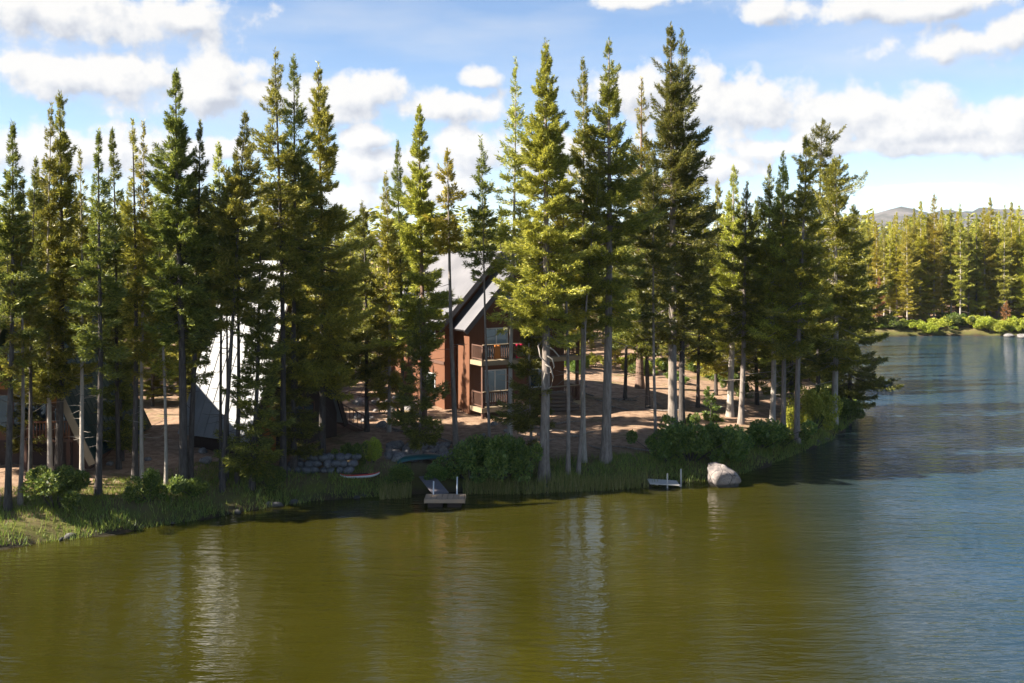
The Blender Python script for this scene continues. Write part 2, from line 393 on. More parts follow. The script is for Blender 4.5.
def conifer(seed, H, cb, Rm, kind='lodge', dens=1.0, r0=.16, off=(0, 0), curve=.15, dead=14, gap=.35, tuft=1.0, up=0.0, snag=0):
    """meshes of a trunk with limbs and of a crown of needle sprays, H metres tall"""
    rng = np.random.default_rng(seed)
    k = 26; t = np.linspace(0, 1, k)
    ph = rng.uniform(0, 6.28, 4)
    bx = off[0] * t ** 1.2 + curve * (np.sin(t * 5 + ph[0]) - np.sin(ph[0])) * .5 * (1 - t * .5)
    by = off[1] * t + curve * (np.sin(t * 4.3 + ph[1]) - np.sin(ph[1])) * .5 * (1 - t * .5)
    axis = np.stack([bx, by, t * H], 1)
    rad = r0 * ((1 - t) ** .85 * .93 + .05) * (1 + .55 * np.exp(-t * H / .45))
    axis[0, 2] = -.35
    V, Q = [], []; nv = 0
    v, q = tube_np(axis, rad, 9); V.append(v); Q.append(q); nv += len(v)
    def ax(h): return np.stack([np.interp(h, t * H, bx), np.interp(h, t * H, by), h], -1)
    hb = cb * H
    nb = int((H - hb) / .27 * 4.3 * (.55 + .45 * dens))
    u = np.sort(rng.uniform(0, 1, nb)) ; u = u * .985
    h = hb + u * (H - hb)
    az = rng.uniform(0, 2 * PI, nb) + np.arange(nb) * 2.4
    # uneven crown: some sectors thin, some boughs long
    lob = 1.0 + .34 * np.sin(az * 1 + h * .9 + ph[2]) * np.sin(h * 1.7 + ph[3]) + .16 * np.sin(az * 3 + h * 2.3 + ph[0])
    Ln = Rm * prof(u, kind) * lob * rng.uniform(.45, 1.2, nb)
    longb = rng.random(nb) < .06; Ln[longb] *= 1.35
    gapn = np.sin(az * 2 + h * 1.1 + ph[1]) * np.sin(h * 2.6 + ph[2] + az) + rng.normal(0, .45, nb)
    gap = gap - .12; keep = gapn > (gap - 1.0) * 1.0 if gap < 1 else gapn > 0
    if kind == 'lodge': keep &= rng.random(nb) < .42 + 2.0 * u
    keep |= u > .9
    h, az, Ln, u = h[keep], az[keep], Ln[keep], u[keep]
    nb = len(h)
    el = np.radians(-16 + 58 * u ** 1.5 + up) + rng.normal(0, .13, nb)
    d0 = np.stack([np.cos(az) * np.cos(el), np.sin(az) * np.cos(el), np.sin(el)], 1)
    side = np.stack([-np.sin(az), np.cos(az), np.zeros(nb)], 1)
    base = ax(h)
    # limbs (3 sided tubes)
    for j in range(nb):
        if Ln[j] < .35: continue
        tt = np.array([0, .5, .93]); sag = -.10 * Ln[j] * tt * (1 - tt) * 4 + .12 * Ln[j] * tt ** 3
        pts = base[j] + d0[j] * (tt * Ln[j])[:, None]; pts[:, 2] += sag
        rr = max(.010, min(.045, r0 * .16 * Ln[j] / 1.5)) * np.array([1, .65, .18])
        v, q = tube_np(pts, rr, 3); V.append(v); Q.append(q + nv); nv += len(v)
    # dead bare limbs under the crown
    for j in range(dead + snag):
        hh = rng.uniform(.12 * H, hb + .15 * (H - hb)) if j < dead else rng.uniform(.3 * H, .98 * H)
        a = rng.uniform(0, 2 * PI); ll = rng.uniform(.35, 1.1) * Rm * .8; e = rng.normal(-.05, .3)
        tt = np.array([0, .4, .75, 1.0])
        pts = ax(np.array([hh]))[0] + np.stack([np.cos(a) * tt * ll, np.sin(a) * tt * ll, np.sin(e) * tt * ll - .25 * ll * tt ** 2 + .2 * ll * tt ** 4], 1)
        v, q = tube_np(pts, np.array([.022, .017, .011, .004]) * (1 if r0 > .12 else .7), 3); V.append(v); Q.append(q + nv); nv += len(v)
    trunk = mesh_np('trunk', np.concatenate(V), np.concatenate(Q), smooth=True)
    # needles
    cnt = np.maximum(12, (26 + 135 * Ln) * dens * (1.25 if kind == 'spire' else 1.0)).astype(int)
    bi = np.repeat(np.arange(nb), cnt)
    n = len(bi)
    tt = rng.uniform(.10, 1.0, n) ** .75
    LL = Ln[bi]
    wid = .32 * LL * (1 - tt) ** .6 + .03 + .09 * (1 - u[bi])
    sd = rng.uniform(-1, 1, n) * wid
    c = base[bi] + d0[bi] * (tt * LL)[:, None] + side[bi] * sd[:, None]
    c[:, 2] += -.10 * LL * tt * (1 - tt) * 4 + .12 * LL * tt ** 3 - .12 * np.abs(sd) + rng.normal(0, .06, n)
    dr = d0[bi] * .8 + side[bi] * (np.sign(sd) * .75 * (1 - tt))[:, None] + rng.normal(0, .38, (n, 3))
    dr[:, 2] += .22
    tsc = tuft * (1.0 - .55 * np.clip((u[bi] - .6) / .4, 0, 1)); ln = rng.uniform(.13, .33, n) * tsc; wd = rng.uniform(.017, .036, n) * tsc
    # leader
    nl = 40; hl = H - rng.uniform(0, 1, nl) ** 1.2 * 1.5
    cl = ax(hl) + rng.normal(0, .02, (nl, 3)); dl = rng.normal(0, .55, (nl, 3)); dl[:, 2] = np.abs(dl[:, 2]) + .5
    c = np.concatenate([c, cl]); dr = np.concatenate([dr, dl])
    ln = np.concatenate([ln, rng.uniform(.12, .26, nl)]); wd = np.concatenate([wd, rng.uniform(.018, .032, nl)])
    v = cards(c, dr, ln, wd, rng, 1)
    crown = mesh_np('crown', v, quads_for(v))
    return trunk, crown

def make_tree(name, cat, label, loc, H, cb, Rm, mat, bark=BARK, group=None, **kw):
    tr, cr = conifer(H=H, cb=cb, Rm=Rm, **kw)
    o = empty(name, loc); tag(o, label, cat, group)
    link('trunk', tr, bark, o); link('crown', cr, F[mat], o)
    return o

# near trees: base px x,y ; top px x,y ; crown half width px ; crown base row ; kind ; foliage ; bark ; trunk radius ; label
NEAR = [
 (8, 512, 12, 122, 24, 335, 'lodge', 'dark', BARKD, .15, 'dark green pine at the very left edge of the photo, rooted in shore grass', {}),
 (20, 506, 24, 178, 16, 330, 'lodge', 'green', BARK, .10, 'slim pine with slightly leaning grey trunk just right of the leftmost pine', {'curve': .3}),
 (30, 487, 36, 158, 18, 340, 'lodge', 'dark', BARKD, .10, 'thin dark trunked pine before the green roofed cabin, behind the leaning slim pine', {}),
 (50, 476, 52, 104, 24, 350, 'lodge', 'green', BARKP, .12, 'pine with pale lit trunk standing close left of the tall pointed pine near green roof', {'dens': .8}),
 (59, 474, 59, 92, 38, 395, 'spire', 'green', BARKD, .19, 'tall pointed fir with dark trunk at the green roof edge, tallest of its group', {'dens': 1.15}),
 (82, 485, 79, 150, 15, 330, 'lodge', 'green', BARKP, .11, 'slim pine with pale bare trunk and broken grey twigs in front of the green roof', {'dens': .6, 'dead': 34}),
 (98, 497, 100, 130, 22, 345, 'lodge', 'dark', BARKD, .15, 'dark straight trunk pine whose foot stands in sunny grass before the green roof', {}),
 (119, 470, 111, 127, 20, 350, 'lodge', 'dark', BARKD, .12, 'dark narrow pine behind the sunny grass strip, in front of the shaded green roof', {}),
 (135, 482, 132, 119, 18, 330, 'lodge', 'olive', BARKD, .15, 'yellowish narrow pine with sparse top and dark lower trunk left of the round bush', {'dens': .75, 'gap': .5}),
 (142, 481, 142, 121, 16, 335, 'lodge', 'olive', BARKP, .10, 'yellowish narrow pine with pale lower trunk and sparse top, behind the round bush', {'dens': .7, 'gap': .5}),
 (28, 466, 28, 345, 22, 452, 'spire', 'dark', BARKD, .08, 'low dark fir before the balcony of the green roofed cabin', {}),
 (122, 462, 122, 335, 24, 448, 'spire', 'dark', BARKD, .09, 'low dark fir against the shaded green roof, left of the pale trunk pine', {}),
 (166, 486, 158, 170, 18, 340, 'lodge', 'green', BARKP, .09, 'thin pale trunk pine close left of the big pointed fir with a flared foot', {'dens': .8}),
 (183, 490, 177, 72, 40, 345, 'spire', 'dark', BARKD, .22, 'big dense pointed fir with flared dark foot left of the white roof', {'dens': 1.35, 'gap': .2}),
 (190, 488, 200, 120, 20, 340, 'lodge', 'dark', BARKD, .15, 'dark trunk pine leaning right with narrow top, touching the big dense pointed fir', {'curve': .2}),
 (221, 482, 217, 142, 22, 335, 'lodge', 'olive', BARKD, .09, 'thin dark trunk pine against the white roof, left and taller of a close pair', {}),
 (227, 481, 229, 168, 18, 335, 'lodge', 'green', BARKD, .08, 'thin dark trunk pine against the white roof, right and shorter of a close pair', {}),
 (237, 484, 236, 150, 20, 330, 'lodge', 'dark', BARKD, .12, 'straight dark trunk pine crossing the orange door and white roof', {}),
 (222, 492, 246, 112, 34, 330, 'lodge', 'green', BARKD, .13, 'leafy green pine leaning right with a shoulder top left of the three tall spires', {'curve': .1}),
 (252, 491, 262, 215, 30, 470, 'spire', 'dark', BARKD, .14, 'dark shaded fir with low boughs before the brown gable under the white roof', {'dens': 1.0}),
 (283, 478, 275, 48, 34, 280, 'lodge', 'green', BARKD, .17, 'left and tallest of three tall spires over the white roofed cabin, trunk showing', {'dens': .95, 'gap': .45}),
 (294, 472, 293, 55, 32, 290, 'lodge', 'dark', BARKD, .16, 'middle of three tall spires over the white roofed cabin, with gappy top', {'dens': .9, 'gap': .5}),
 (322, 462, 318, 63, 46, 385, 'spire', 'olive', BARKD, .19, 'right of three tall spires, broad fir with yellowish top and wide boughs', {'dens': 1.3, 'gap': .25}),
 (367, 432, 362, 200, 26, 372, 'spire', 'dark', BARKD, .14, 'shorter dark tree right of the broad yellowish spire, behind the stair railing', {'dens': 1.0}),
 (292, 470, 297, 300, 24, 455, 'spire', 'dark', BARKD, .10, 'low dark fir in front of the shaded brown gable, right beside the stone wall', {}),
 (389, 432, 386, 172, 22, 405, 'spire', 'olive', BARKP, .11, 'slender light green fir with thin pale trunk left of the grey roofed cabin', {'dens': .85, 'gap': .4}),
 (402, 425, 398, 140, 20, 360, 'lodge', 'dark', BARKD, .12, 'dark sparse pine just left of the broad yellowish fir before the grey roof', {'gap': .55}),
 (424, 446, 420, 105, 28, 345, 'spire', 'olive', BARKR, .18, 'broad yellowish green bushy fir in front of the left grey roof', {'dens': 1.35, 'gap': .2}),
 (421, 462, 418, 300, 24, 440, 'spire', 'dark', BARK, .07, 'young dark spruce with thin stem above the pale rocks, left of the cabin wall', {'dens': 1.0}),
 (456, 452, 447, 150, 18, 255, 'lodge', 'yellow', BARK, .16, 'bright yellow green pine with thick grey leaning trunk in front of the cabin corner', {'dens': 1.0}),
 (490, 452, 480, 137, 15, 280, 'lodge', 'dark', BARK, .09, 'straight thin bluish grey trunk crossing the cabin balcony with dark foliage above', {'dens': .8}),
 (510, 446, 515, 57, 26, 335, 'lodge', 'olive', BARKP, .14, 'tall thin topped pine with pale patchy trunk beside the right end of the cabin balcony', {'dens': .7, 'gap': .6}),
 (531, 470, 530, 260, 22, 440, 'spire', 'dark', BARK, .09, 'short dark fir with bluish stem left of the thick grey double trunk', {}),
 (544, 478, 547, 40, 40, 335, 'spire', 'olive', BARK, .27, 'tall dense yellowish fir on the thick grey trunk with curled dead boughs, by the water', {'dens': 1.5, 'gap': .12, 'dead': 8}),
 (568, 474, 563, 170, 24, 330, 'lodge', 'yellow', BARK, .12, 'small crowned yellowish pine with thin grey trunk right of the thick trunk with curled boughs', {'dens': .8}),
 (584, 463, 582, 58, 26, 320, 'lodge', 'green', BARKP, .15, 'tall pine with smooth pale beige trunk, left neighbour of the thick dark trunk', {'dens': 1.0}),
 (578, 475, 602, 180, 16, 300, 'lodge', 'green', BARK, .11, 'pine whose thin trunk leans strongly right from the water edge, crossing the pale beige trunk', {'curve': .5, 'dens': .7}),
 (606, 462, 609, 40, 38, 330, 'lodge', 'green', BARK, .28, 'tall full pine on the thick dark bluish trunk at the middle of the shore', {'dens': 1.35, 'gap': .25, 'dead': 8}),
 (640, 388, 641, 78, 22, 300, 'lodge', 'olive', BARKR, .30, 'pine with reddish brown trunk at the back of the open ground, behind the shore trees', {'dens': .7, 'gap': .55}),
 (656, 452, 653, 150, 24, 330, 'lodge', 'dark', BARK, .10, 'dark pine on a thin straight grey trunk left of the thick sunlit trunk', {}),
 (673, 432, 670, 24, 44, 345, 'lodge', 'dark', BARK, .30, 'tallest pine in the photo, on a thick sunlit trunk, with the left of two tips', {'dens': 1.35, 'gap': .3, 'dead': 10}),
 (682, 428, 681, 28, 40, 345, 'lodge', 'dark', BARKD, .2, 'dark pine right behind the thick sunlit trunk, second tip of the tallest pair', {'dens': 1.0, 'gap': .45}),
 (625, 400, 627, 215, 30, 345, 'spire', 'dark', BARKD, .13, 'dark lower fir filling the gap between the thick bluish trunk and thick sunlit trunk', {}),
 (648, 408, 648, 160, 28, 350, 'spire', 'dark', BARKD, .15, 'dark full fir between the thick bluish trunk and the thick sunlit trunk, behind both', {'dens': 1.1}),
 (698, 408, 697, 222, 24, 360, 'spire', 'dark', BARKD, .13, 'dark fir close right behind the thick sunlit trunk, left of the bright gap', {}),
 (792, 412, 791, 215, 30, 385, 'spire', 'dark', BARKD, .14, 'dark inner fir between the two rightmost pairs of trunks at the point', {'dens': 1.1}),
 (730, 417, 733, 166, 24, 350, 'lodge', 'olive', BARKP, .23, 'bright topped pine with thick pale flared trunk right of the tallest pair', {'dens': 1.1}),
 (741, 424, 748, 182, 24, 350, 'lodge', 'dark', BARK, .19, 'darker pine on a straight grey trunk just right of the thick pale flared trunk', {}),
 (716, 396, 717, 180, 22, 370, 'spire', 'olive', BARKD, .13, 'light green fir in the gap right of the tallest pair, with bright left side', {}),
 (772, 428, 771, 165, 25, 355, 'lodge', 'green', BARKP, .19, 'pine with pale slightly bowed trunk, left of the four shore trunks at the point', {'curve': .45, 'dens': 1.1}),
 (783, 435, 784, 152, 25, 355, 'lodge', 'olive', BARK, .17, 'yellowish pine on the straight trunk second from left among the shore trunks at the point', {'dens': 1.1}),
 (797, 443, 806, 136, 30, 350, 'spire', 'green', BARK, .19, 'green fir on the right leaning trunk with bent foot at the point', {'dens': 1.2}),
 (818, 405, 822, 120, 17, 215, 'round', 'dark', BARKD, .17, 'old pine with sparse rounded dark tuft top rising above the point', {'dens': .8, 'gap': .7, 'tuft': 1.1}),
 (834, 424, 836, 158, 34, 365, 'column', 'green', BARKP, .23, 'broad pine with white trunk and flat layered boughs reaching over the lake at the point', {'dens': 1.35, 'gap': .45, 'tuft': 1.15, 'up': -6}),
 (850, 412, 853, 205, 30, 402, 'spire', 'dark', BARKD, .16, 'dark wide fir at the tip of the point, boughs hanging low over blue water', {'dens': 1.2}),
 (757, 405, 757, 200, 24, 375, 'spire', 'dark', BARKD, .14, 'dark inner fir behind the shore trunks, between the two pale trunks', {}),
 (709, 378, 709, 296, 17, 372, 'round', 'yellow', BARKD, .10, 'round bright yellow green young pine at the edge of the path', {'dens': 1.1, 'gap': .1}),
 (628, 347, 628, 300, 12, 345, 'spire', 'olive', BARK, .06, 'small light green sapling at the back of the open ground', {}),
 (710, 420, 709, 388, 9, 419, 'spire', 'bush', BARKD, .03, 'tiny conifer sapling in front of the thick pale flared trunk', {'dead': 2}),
]
PROTO = []
for k, (bx, by, tx, ty, hw, cby, kind, fol, bark, r0, lab, kw) in enumerate(NEAR):
    x, y, z = place(bx, by)
    H = ztop(ty, y) - z
    if bx < 345 and kind == 'lodge': cby += -8 if 215 < bx < 250 else 42
    cbz = ztop(cby, y) - z
    pr = dict(seed=100 + k, kind=kind, r0=r0, off=((tx - bx) * y / FPX, 0)); pr.update(kw)
    o = make_tree('pine_tree' if kind != 'spire' else 'fir_tree', 'tree', lab, (x, y, z), H, max(.03, cbz / H), hw * y / FPX * (1.42 if bx > 690 else 1.25 if bx > 400 else 1.30 if bx > 270 else 1.18), fol, bark, None, **pr)

# prototypes for trees farther back, 20 m tall, reused by copying
def proto(seed, cb, Rm, kind, mat, bark, **kw):
    tr, cr = conifer(seed=seed, H=20.0, cb=cb, Rm=Rm, kind=kind, **kw)
    tr.materials.append(bark); cr.materials.append(F[mat])
    return tr, cr
PB = [proto(11, .08, 2.1, 'spire', 'green', BARK, dens=.85, r0=.16),
      proto(12, .18, 1.8, 'lodge', 'olive', BARKP, dens=.85, r0=.14),
      proto(13, .05, 2.3, 'spire', 'olive', BARKD, dens=.9, r0=.17),
      proto(14, .2, 1.7, 'lodge', 'green', BARKD, dens=.8, r0=.14, gap=.5),
      proto(15, .05, 2.2, 'spire', 'yellow', BARKP, dens=.9, r0=.16),
      proto(16, .12, 1.9, 'column', 'yellow', BARKP, dens=.85, r0=.15, tuft=1.1)]
SRC = []
def back_tree(pi, x, y, H, wid, rz, label, group):
    if len(SRC) <= 0:
        for tr, cr in PB:
            SRC.append((tr, cr))
    tr, cr = SRC[pi]
    o = empty('fir_tree' if pi in (0, 2, 4) else 'pine_tree', (x, y, gz(x, y) - .05), rz)
    link('trunk', tr, None, o); link('crown', cr, None, o)
    s = H / 20.0; o.scale = (s * wid, s * wid, s)
    return tag(o, label, 'tree', group)

rr = random.Random(4)
HOUSES = [(-26, 56, 8), (-12, 52, 8), (-3, 68, 11)]
def free(x, y):
    return all((x - a) ** 2 + (y - b) ** 2 > c * c for a, b, c in HOUSES) and float(inland(np.array([x]), np.array([y]))[0]) > 2.0
def wood(n, x0, x1, d0, d1, t0, t1, kinds, label, group, wid=(.85, 1.25), mind=2.2):
    pts = []; tries = 0
    while len(pts) < n and tries < 6000:
        tries += 1
        q = rr.uniform(x0, x1); d = rr.uniform(d0, d1); x = (q - 512) * d / FPX
        if not free(x, d) or any((x - a) ** 2 + (d - b) ** 2 < mind ** 2 for a, b in pts): continue
        pts.append((x, d))
        H = ztop(rr.uniform(t0, t1), d) - gz(x, d)
        back_tree(rr.choice(kinds), x, d, H, rr.uniform(*wid), rr.uniform(0, 6.28), label, group)
wood(62, -70, 350, 59, 88, 165, 240, (0, 2, 3, 1, 0), 'conifer in the dense wood behind the two steep roofed cabins', 'trees behind the left cabins')
wood(26, -60, 360, 88, 125, 190, 240, (0, 2, 3, 1), 'conifer deep in the wood behind the two steep roofed cabins', 'trees deep behind the left cabins')
wood(26, 340, 420, 72, 112, 232, 300, (1, 2, 4, 0), 'sunlit low conifer in the gap between the railing and the grey roofed cabin', 'trees in the gap left of the cabin')
wood(16, 425, 560, 80, 118, 195, 250, (0, 1, 2, 3), 'conifer in the wood directly behind the grey roofed cabin', 'trees behind the cabin')
wood(34, 552, 725, 92, 135, 200, 262, (0, 1, 2, 4, 3), 'conifer at the far edge of the open ground right of the cabin', 'trees behind the open ground')
wood(30, 725, 862, 84, 130, 180, 245, (0, 2, 1, 4, 3), 'conifer in the wood on the point behind the shore trunks', 'trees on the point')
wood(8, -330, -25, 36, 62, 80, 190, (0, 3, 1), 'unseen conifer added for shade on the shore beyond the left edge of the photo', 'unseen shade trees left of the photo', mind=4)  # unseen trees, added for the shadows they cast on the left bank

wood(44, -40, 345, 57, 80, 290, 395, (0, 2, 0), 'low young conifer among the trunks behind the two steep roofed cabins', 'young conifers behind the left cabins', wid=(1.3, 1.9), mind=1.8)
wood(22, 345, 440, 72, 100, 310, 370, (0, 2, 4), 'low young conifer on the slope left of the grey roofed cabin', 'young conifers left of the cabin', wid=(1.3, 1.9), mind=1.8)
wood(34, 550, 860, 86, 112, 290, 335, (0, 2, 4), 'low young conifer along the far edge of the open ground', 'young conifers behind the open ground', wid=(1.3, 1.9), mind=1.8)
wood(30, 868, 1050, 153, 175, 270, 315, (2, 4, 2, 0), 'low young conifer between the trunks of the far shore wood', 'young conifers on the far shore', wid=(1.3, 1.9), mind=1.8)
# far shore
FAR = [(876, 222, 4), (884, 226, 1), (890, 220, 5), (897, 211, 4), (907, 214, 5), (914, 207, 2), (920, 200, 4), (928, 214, 1), (934, 193, 5), (942, 206, 4), (951, 207, 1),
       (960, 203, 1), (968, 216, 3), (976, 212, 2), (984, 206, 5), (990, 196, 4), (999, 210, 5), (1005, 204, 1), (1011, 201, 4), (1019, 204, 5), (1027, 208, 4), (1036, 200, 5), (1048, 205, 2), (1060, 203, 4)]
FLAB = {920: 'sunlit pointed fir on the far shore, second tallest left of the tallest one there',
        934: 'tallest sunlit conifer of the far shore row, with pale trunk under the mountains',
        990: 'tall sunlit fir on the far shore above the pale twiggy trunks',
        960: 'thin topped greyish conifer on the far shore right of the tallest one',
        1011: 'tall yellow green fir near the right edge of the far shore',
        897: 'tall cone shaped fir at the left end of the far shore',
        968: 'dark narrow conifer on the far shore in the middle dark gap'}
for q, t, pi in FAR:
    d = rr.uniform(152, 158); x = (q - 512) * d / FPX
    back_tree(pi, x, d, ztop(t, d) - gz(x, d), rr.uniform(.95, 1.3), rr.uniform(0, 6.28),
              FLAB.get(q, 'sunlit yellow green conifer in the front row along the far shore'), 'conifers in the far shore front row')
wood(70, 868, 1060, 158, 205, 208, 236, (2, 4, 5, 1, 0), 'conifer in the rows behind the front of the far shore wood', 'conifers deeper in the far shore wood', wid=(.95, 1.3))

def distant_wood():
    rng = np.random.default_rng(9)
    parts = []
    def add(n, x0, x1, y0, y1, t0, t1):
        k = 0
        while k < n:
            q = rng.uniform(x0, x1); d = rng.uniform(y0, y1); x = (q - 512) * d / FPX
            if float(inland(np.array([x]), np.array([d]))[0]) < 8: continue
            k += 1
            z0 = gz(x, d); H = max(3.0, ztop(rng.uniform(t0, t1), d) - z0); R_ = H * rng.uniform(.11, .16)
            m_ = 260
            u = rng.uniform(0, 1, m_) ** 1.25; a = rng.uniform(0, 6.283, m_); rr_ = R_ * (1 - u) * rng.uniform(.3, 1.1, m_)
            c = np.stack([x + np.cos(a) * rr_, d + np.sin(a) * rr_, z0 + .04 * H + u * H * .95], 1)
            dd = np.stack([np.cos(a), np.sin(a), rng.uniform(-.3, .6, m_)], 1)
            sc = R_ * .5
            parts.append(cards(c, dd, rng.uniform(.6, 1.3, m_) * sc, rng.uniform(.14, .24, m_) * sc, rng, 1))
    add(150, -120, 430, 118, 230, 205, 246)
    add(140, 420, 870, 126, 230, 205, 246)
    add(150, 860, 1180, 196, 330, 212, 232)
    v = np.concatenate(parts)
    o = link('distant_wood', mesh_np('distant_wood', v, quads_for(v)), F['green']); o['kind'] = 'stuff'; o['label'] = 'far wood of conifers reading as one mass behind the nearer trees'
distant_wood()
# two rust coloured dying conifers across the lake
for (q, by, ty, lab) in ((879, 328, 276, 'rust red dying conifer at the left end of the far shore'), (1007, 330, 301, 'small rust red dying conifer low between far shore trunks near the right edge')):
    d = 150.5 if q > 900 else 149.0; x = (q - 512) * d / FPX
    make_tree('dead_conifer', 'tree', lab, (x, d, gz(x, d)), ztop(ty, d) - gz(x, d), .2, 1.0, 'rust', BARKR, 'rust coloured conifers', seed=q, kind='lodge', r0=.09, dens=.8, dead=6)

# ------------------------------------------------------------------ shrubs, grass, reeds
def shrub_mesh(seed, w, h, n, leaf=.085):
    rng = np.random.default_rng(seed)
    nc = 13
    cc = np.stack([rng.normal(0, .42, nc) * w, rng.normal(0, .42, nc) * w, rng.uniform(.25, .8, nc) * h], 1)
    cr = rng.uniform(.22, .42, nc) * min(w, h)
    k = rng.integers(0, nc, n)
    d = rng.normal(size=(n, 3)); d /= np.linalg.norm(d, axis=1)[:, None]
    c = cc[k] + d * (cr[k] * rng.uniform(.35, 1.0, n) ** .5)[:, None]
    c[:, 2] = np.abs(c[:, 2]) + .02
    dr = d + rng.normal(0, .6, (n, 3)); dr[:, 2] += .2
    v = cards(c, dr, rng.uniform(.7, 1.5, n) * leaf, rng.uniform(.3, .5, n) * leaf, rng, 1)
    V, Q, nv = [], [], 0
    for j in range(nc):
        pts = np.array([(cc[j][0] * .08, cc[j][1] * .08, -.1), cc[j] * .55, cc[j]])
        a, q = tube_np(pts, np.array([.025, .018, .006]), 4); V.append(a); Q.append(q + nv); nv += len(a)
    return mesh_np('stems', np.concatenate(V), np.concatenate(Q)), mesh_np('foliage', v, quads_for(v))
SHP = {}
for nm, mt in (('bush', 'bush'), ('lime', 'lime')):
    SHP[nm] = []
    for s in range(4):
        st, fo = shrub_mesh(300 + s, 1.0, 1.1, 5200)
        st.materials.append(BARKD); fo.materials.append(F[mt]); SHP[nm].append((st, fo))
def shrub(loc, w, h, kind, label, group=None):
    st, fo = rr.choice(SHP[kind])
    o = empty('shrub', loc, rr.uniform(0, 6.28)); link('stems', st, None, o); link('foliage', fo, None, o)
    o.scale = (w, w, h); return tag(o, label, 'shrub', group)
BUSH = [(55, 508, 1.5, 1.5, 'round dark bush at the left by the shore grass'),
        (150, 503, 1.0, 1.15, 'dark bush in front of the yellowish narrow pines'),
        (196, 497, 1.0, .8, 'low dark bush at the flared foot of the big pointed fir'),
        (270, 490, 1.0, .9, 'dark bush below the shaded gable left of the stone wall'),
        (352, 468, .7, 1.1, 'thin green bush right of the stone wall above the red kayak'),
        (373, 462, .6, 1.0, 'light green seedling bush above the right end of the red kayak'),
        (398, 486, 1.2, .7, 'dark bush left of the wooden dock'),
        (434, 484, 1.0, .7, 'dark bush right behind the wooden dock'),
        (470, 482, 1.5, 1.6, 'large dark bush right of the wooden dock'),
        (500, 480, 1.5, 1.8, 'large dark bush between the wooden dock and the thick grey trunk'),
        (520, 474, 1.2, 1.7, 'dark tall bush touching the thick grey trunk from the left'),
        (666, 464, 1.2, 1.4, 'green bush behind the small white dock'),
        (690, 462, 1.7, 1.9, 'large green bush above the small white dock, left of the boulder'),
        (712, 462, 1.4, 1.5, 'green bush directly behind the pale boulder'),
        (735, 458, 1.6, 1.4, 'green bush right of the pale boulder'),
        (758, 448, 1.7, 1.5, 'dark green bush on the bank below the two pale trunks'),
        (780, 446, 1.3, 1.2, 'low green bush under the pale bowed trunk'),
        (812, 432, 1.4, 2.2, 'tall light bush between the right trunks of the point'),
        (822, 418, 1.3, 1.8, 'sunlit bush at the back of the point trunks'),
        (845, 420, 1.2, 1.2, 'dark bush at the tip of the point'),
        (690, 428, .6, .8, 'small green bush beside the thick sunlit trunk'),
        (745, 398, .9, 1.2, 'bush in the shade behind the two pale trunks')]
for q, by, w_, h_, lab in BUSH:
    shrub(place(q, by), w_, h_, 'lime' if 'light' in lab else 'bush', lab)
for k in range(26):
    q = rr.uniform(555, 730); x, y, z = place(q, rr.uniform(364, 384))
    if not free(x, y): continue
    shrub((x, y, z), rr.uniform(.5, 1.1), rr.uniform(.4, 1.1), rr.choice(('bush', 'lime')), 'low shrub at the back edge of the open ground right of the cabin', 'low shrubs at the back of the open ground')
for k in range(40):
    q = 866 + k * 4.8 + rr.uniform(-4, 4); d = rr.uniform(148.4, 153); x = (q - 512) * d / FPX
    if float(inland(np.array([x]), np.array([d]))[0]) < .3: d += 1.5
    w_ = rr.choice((.5, .7, .9, 1.2, 1.6)); kd = rr.choice(('lime', 'lime', 'bush'))
    shrub((x, d, max(gz(x, d), 0)), w_ * rr.uniform(.9, 1.3), w_ * rr.uniform(.6, 1.2), kd, 'pale yellow green willow bush along the far water edge' if kd == 'lime' else 'darker green bush between the pale willows along the far water edge', 'pale bushes on the far water edge' if kd == 'lime' else 'dark bushes on the far water edge')

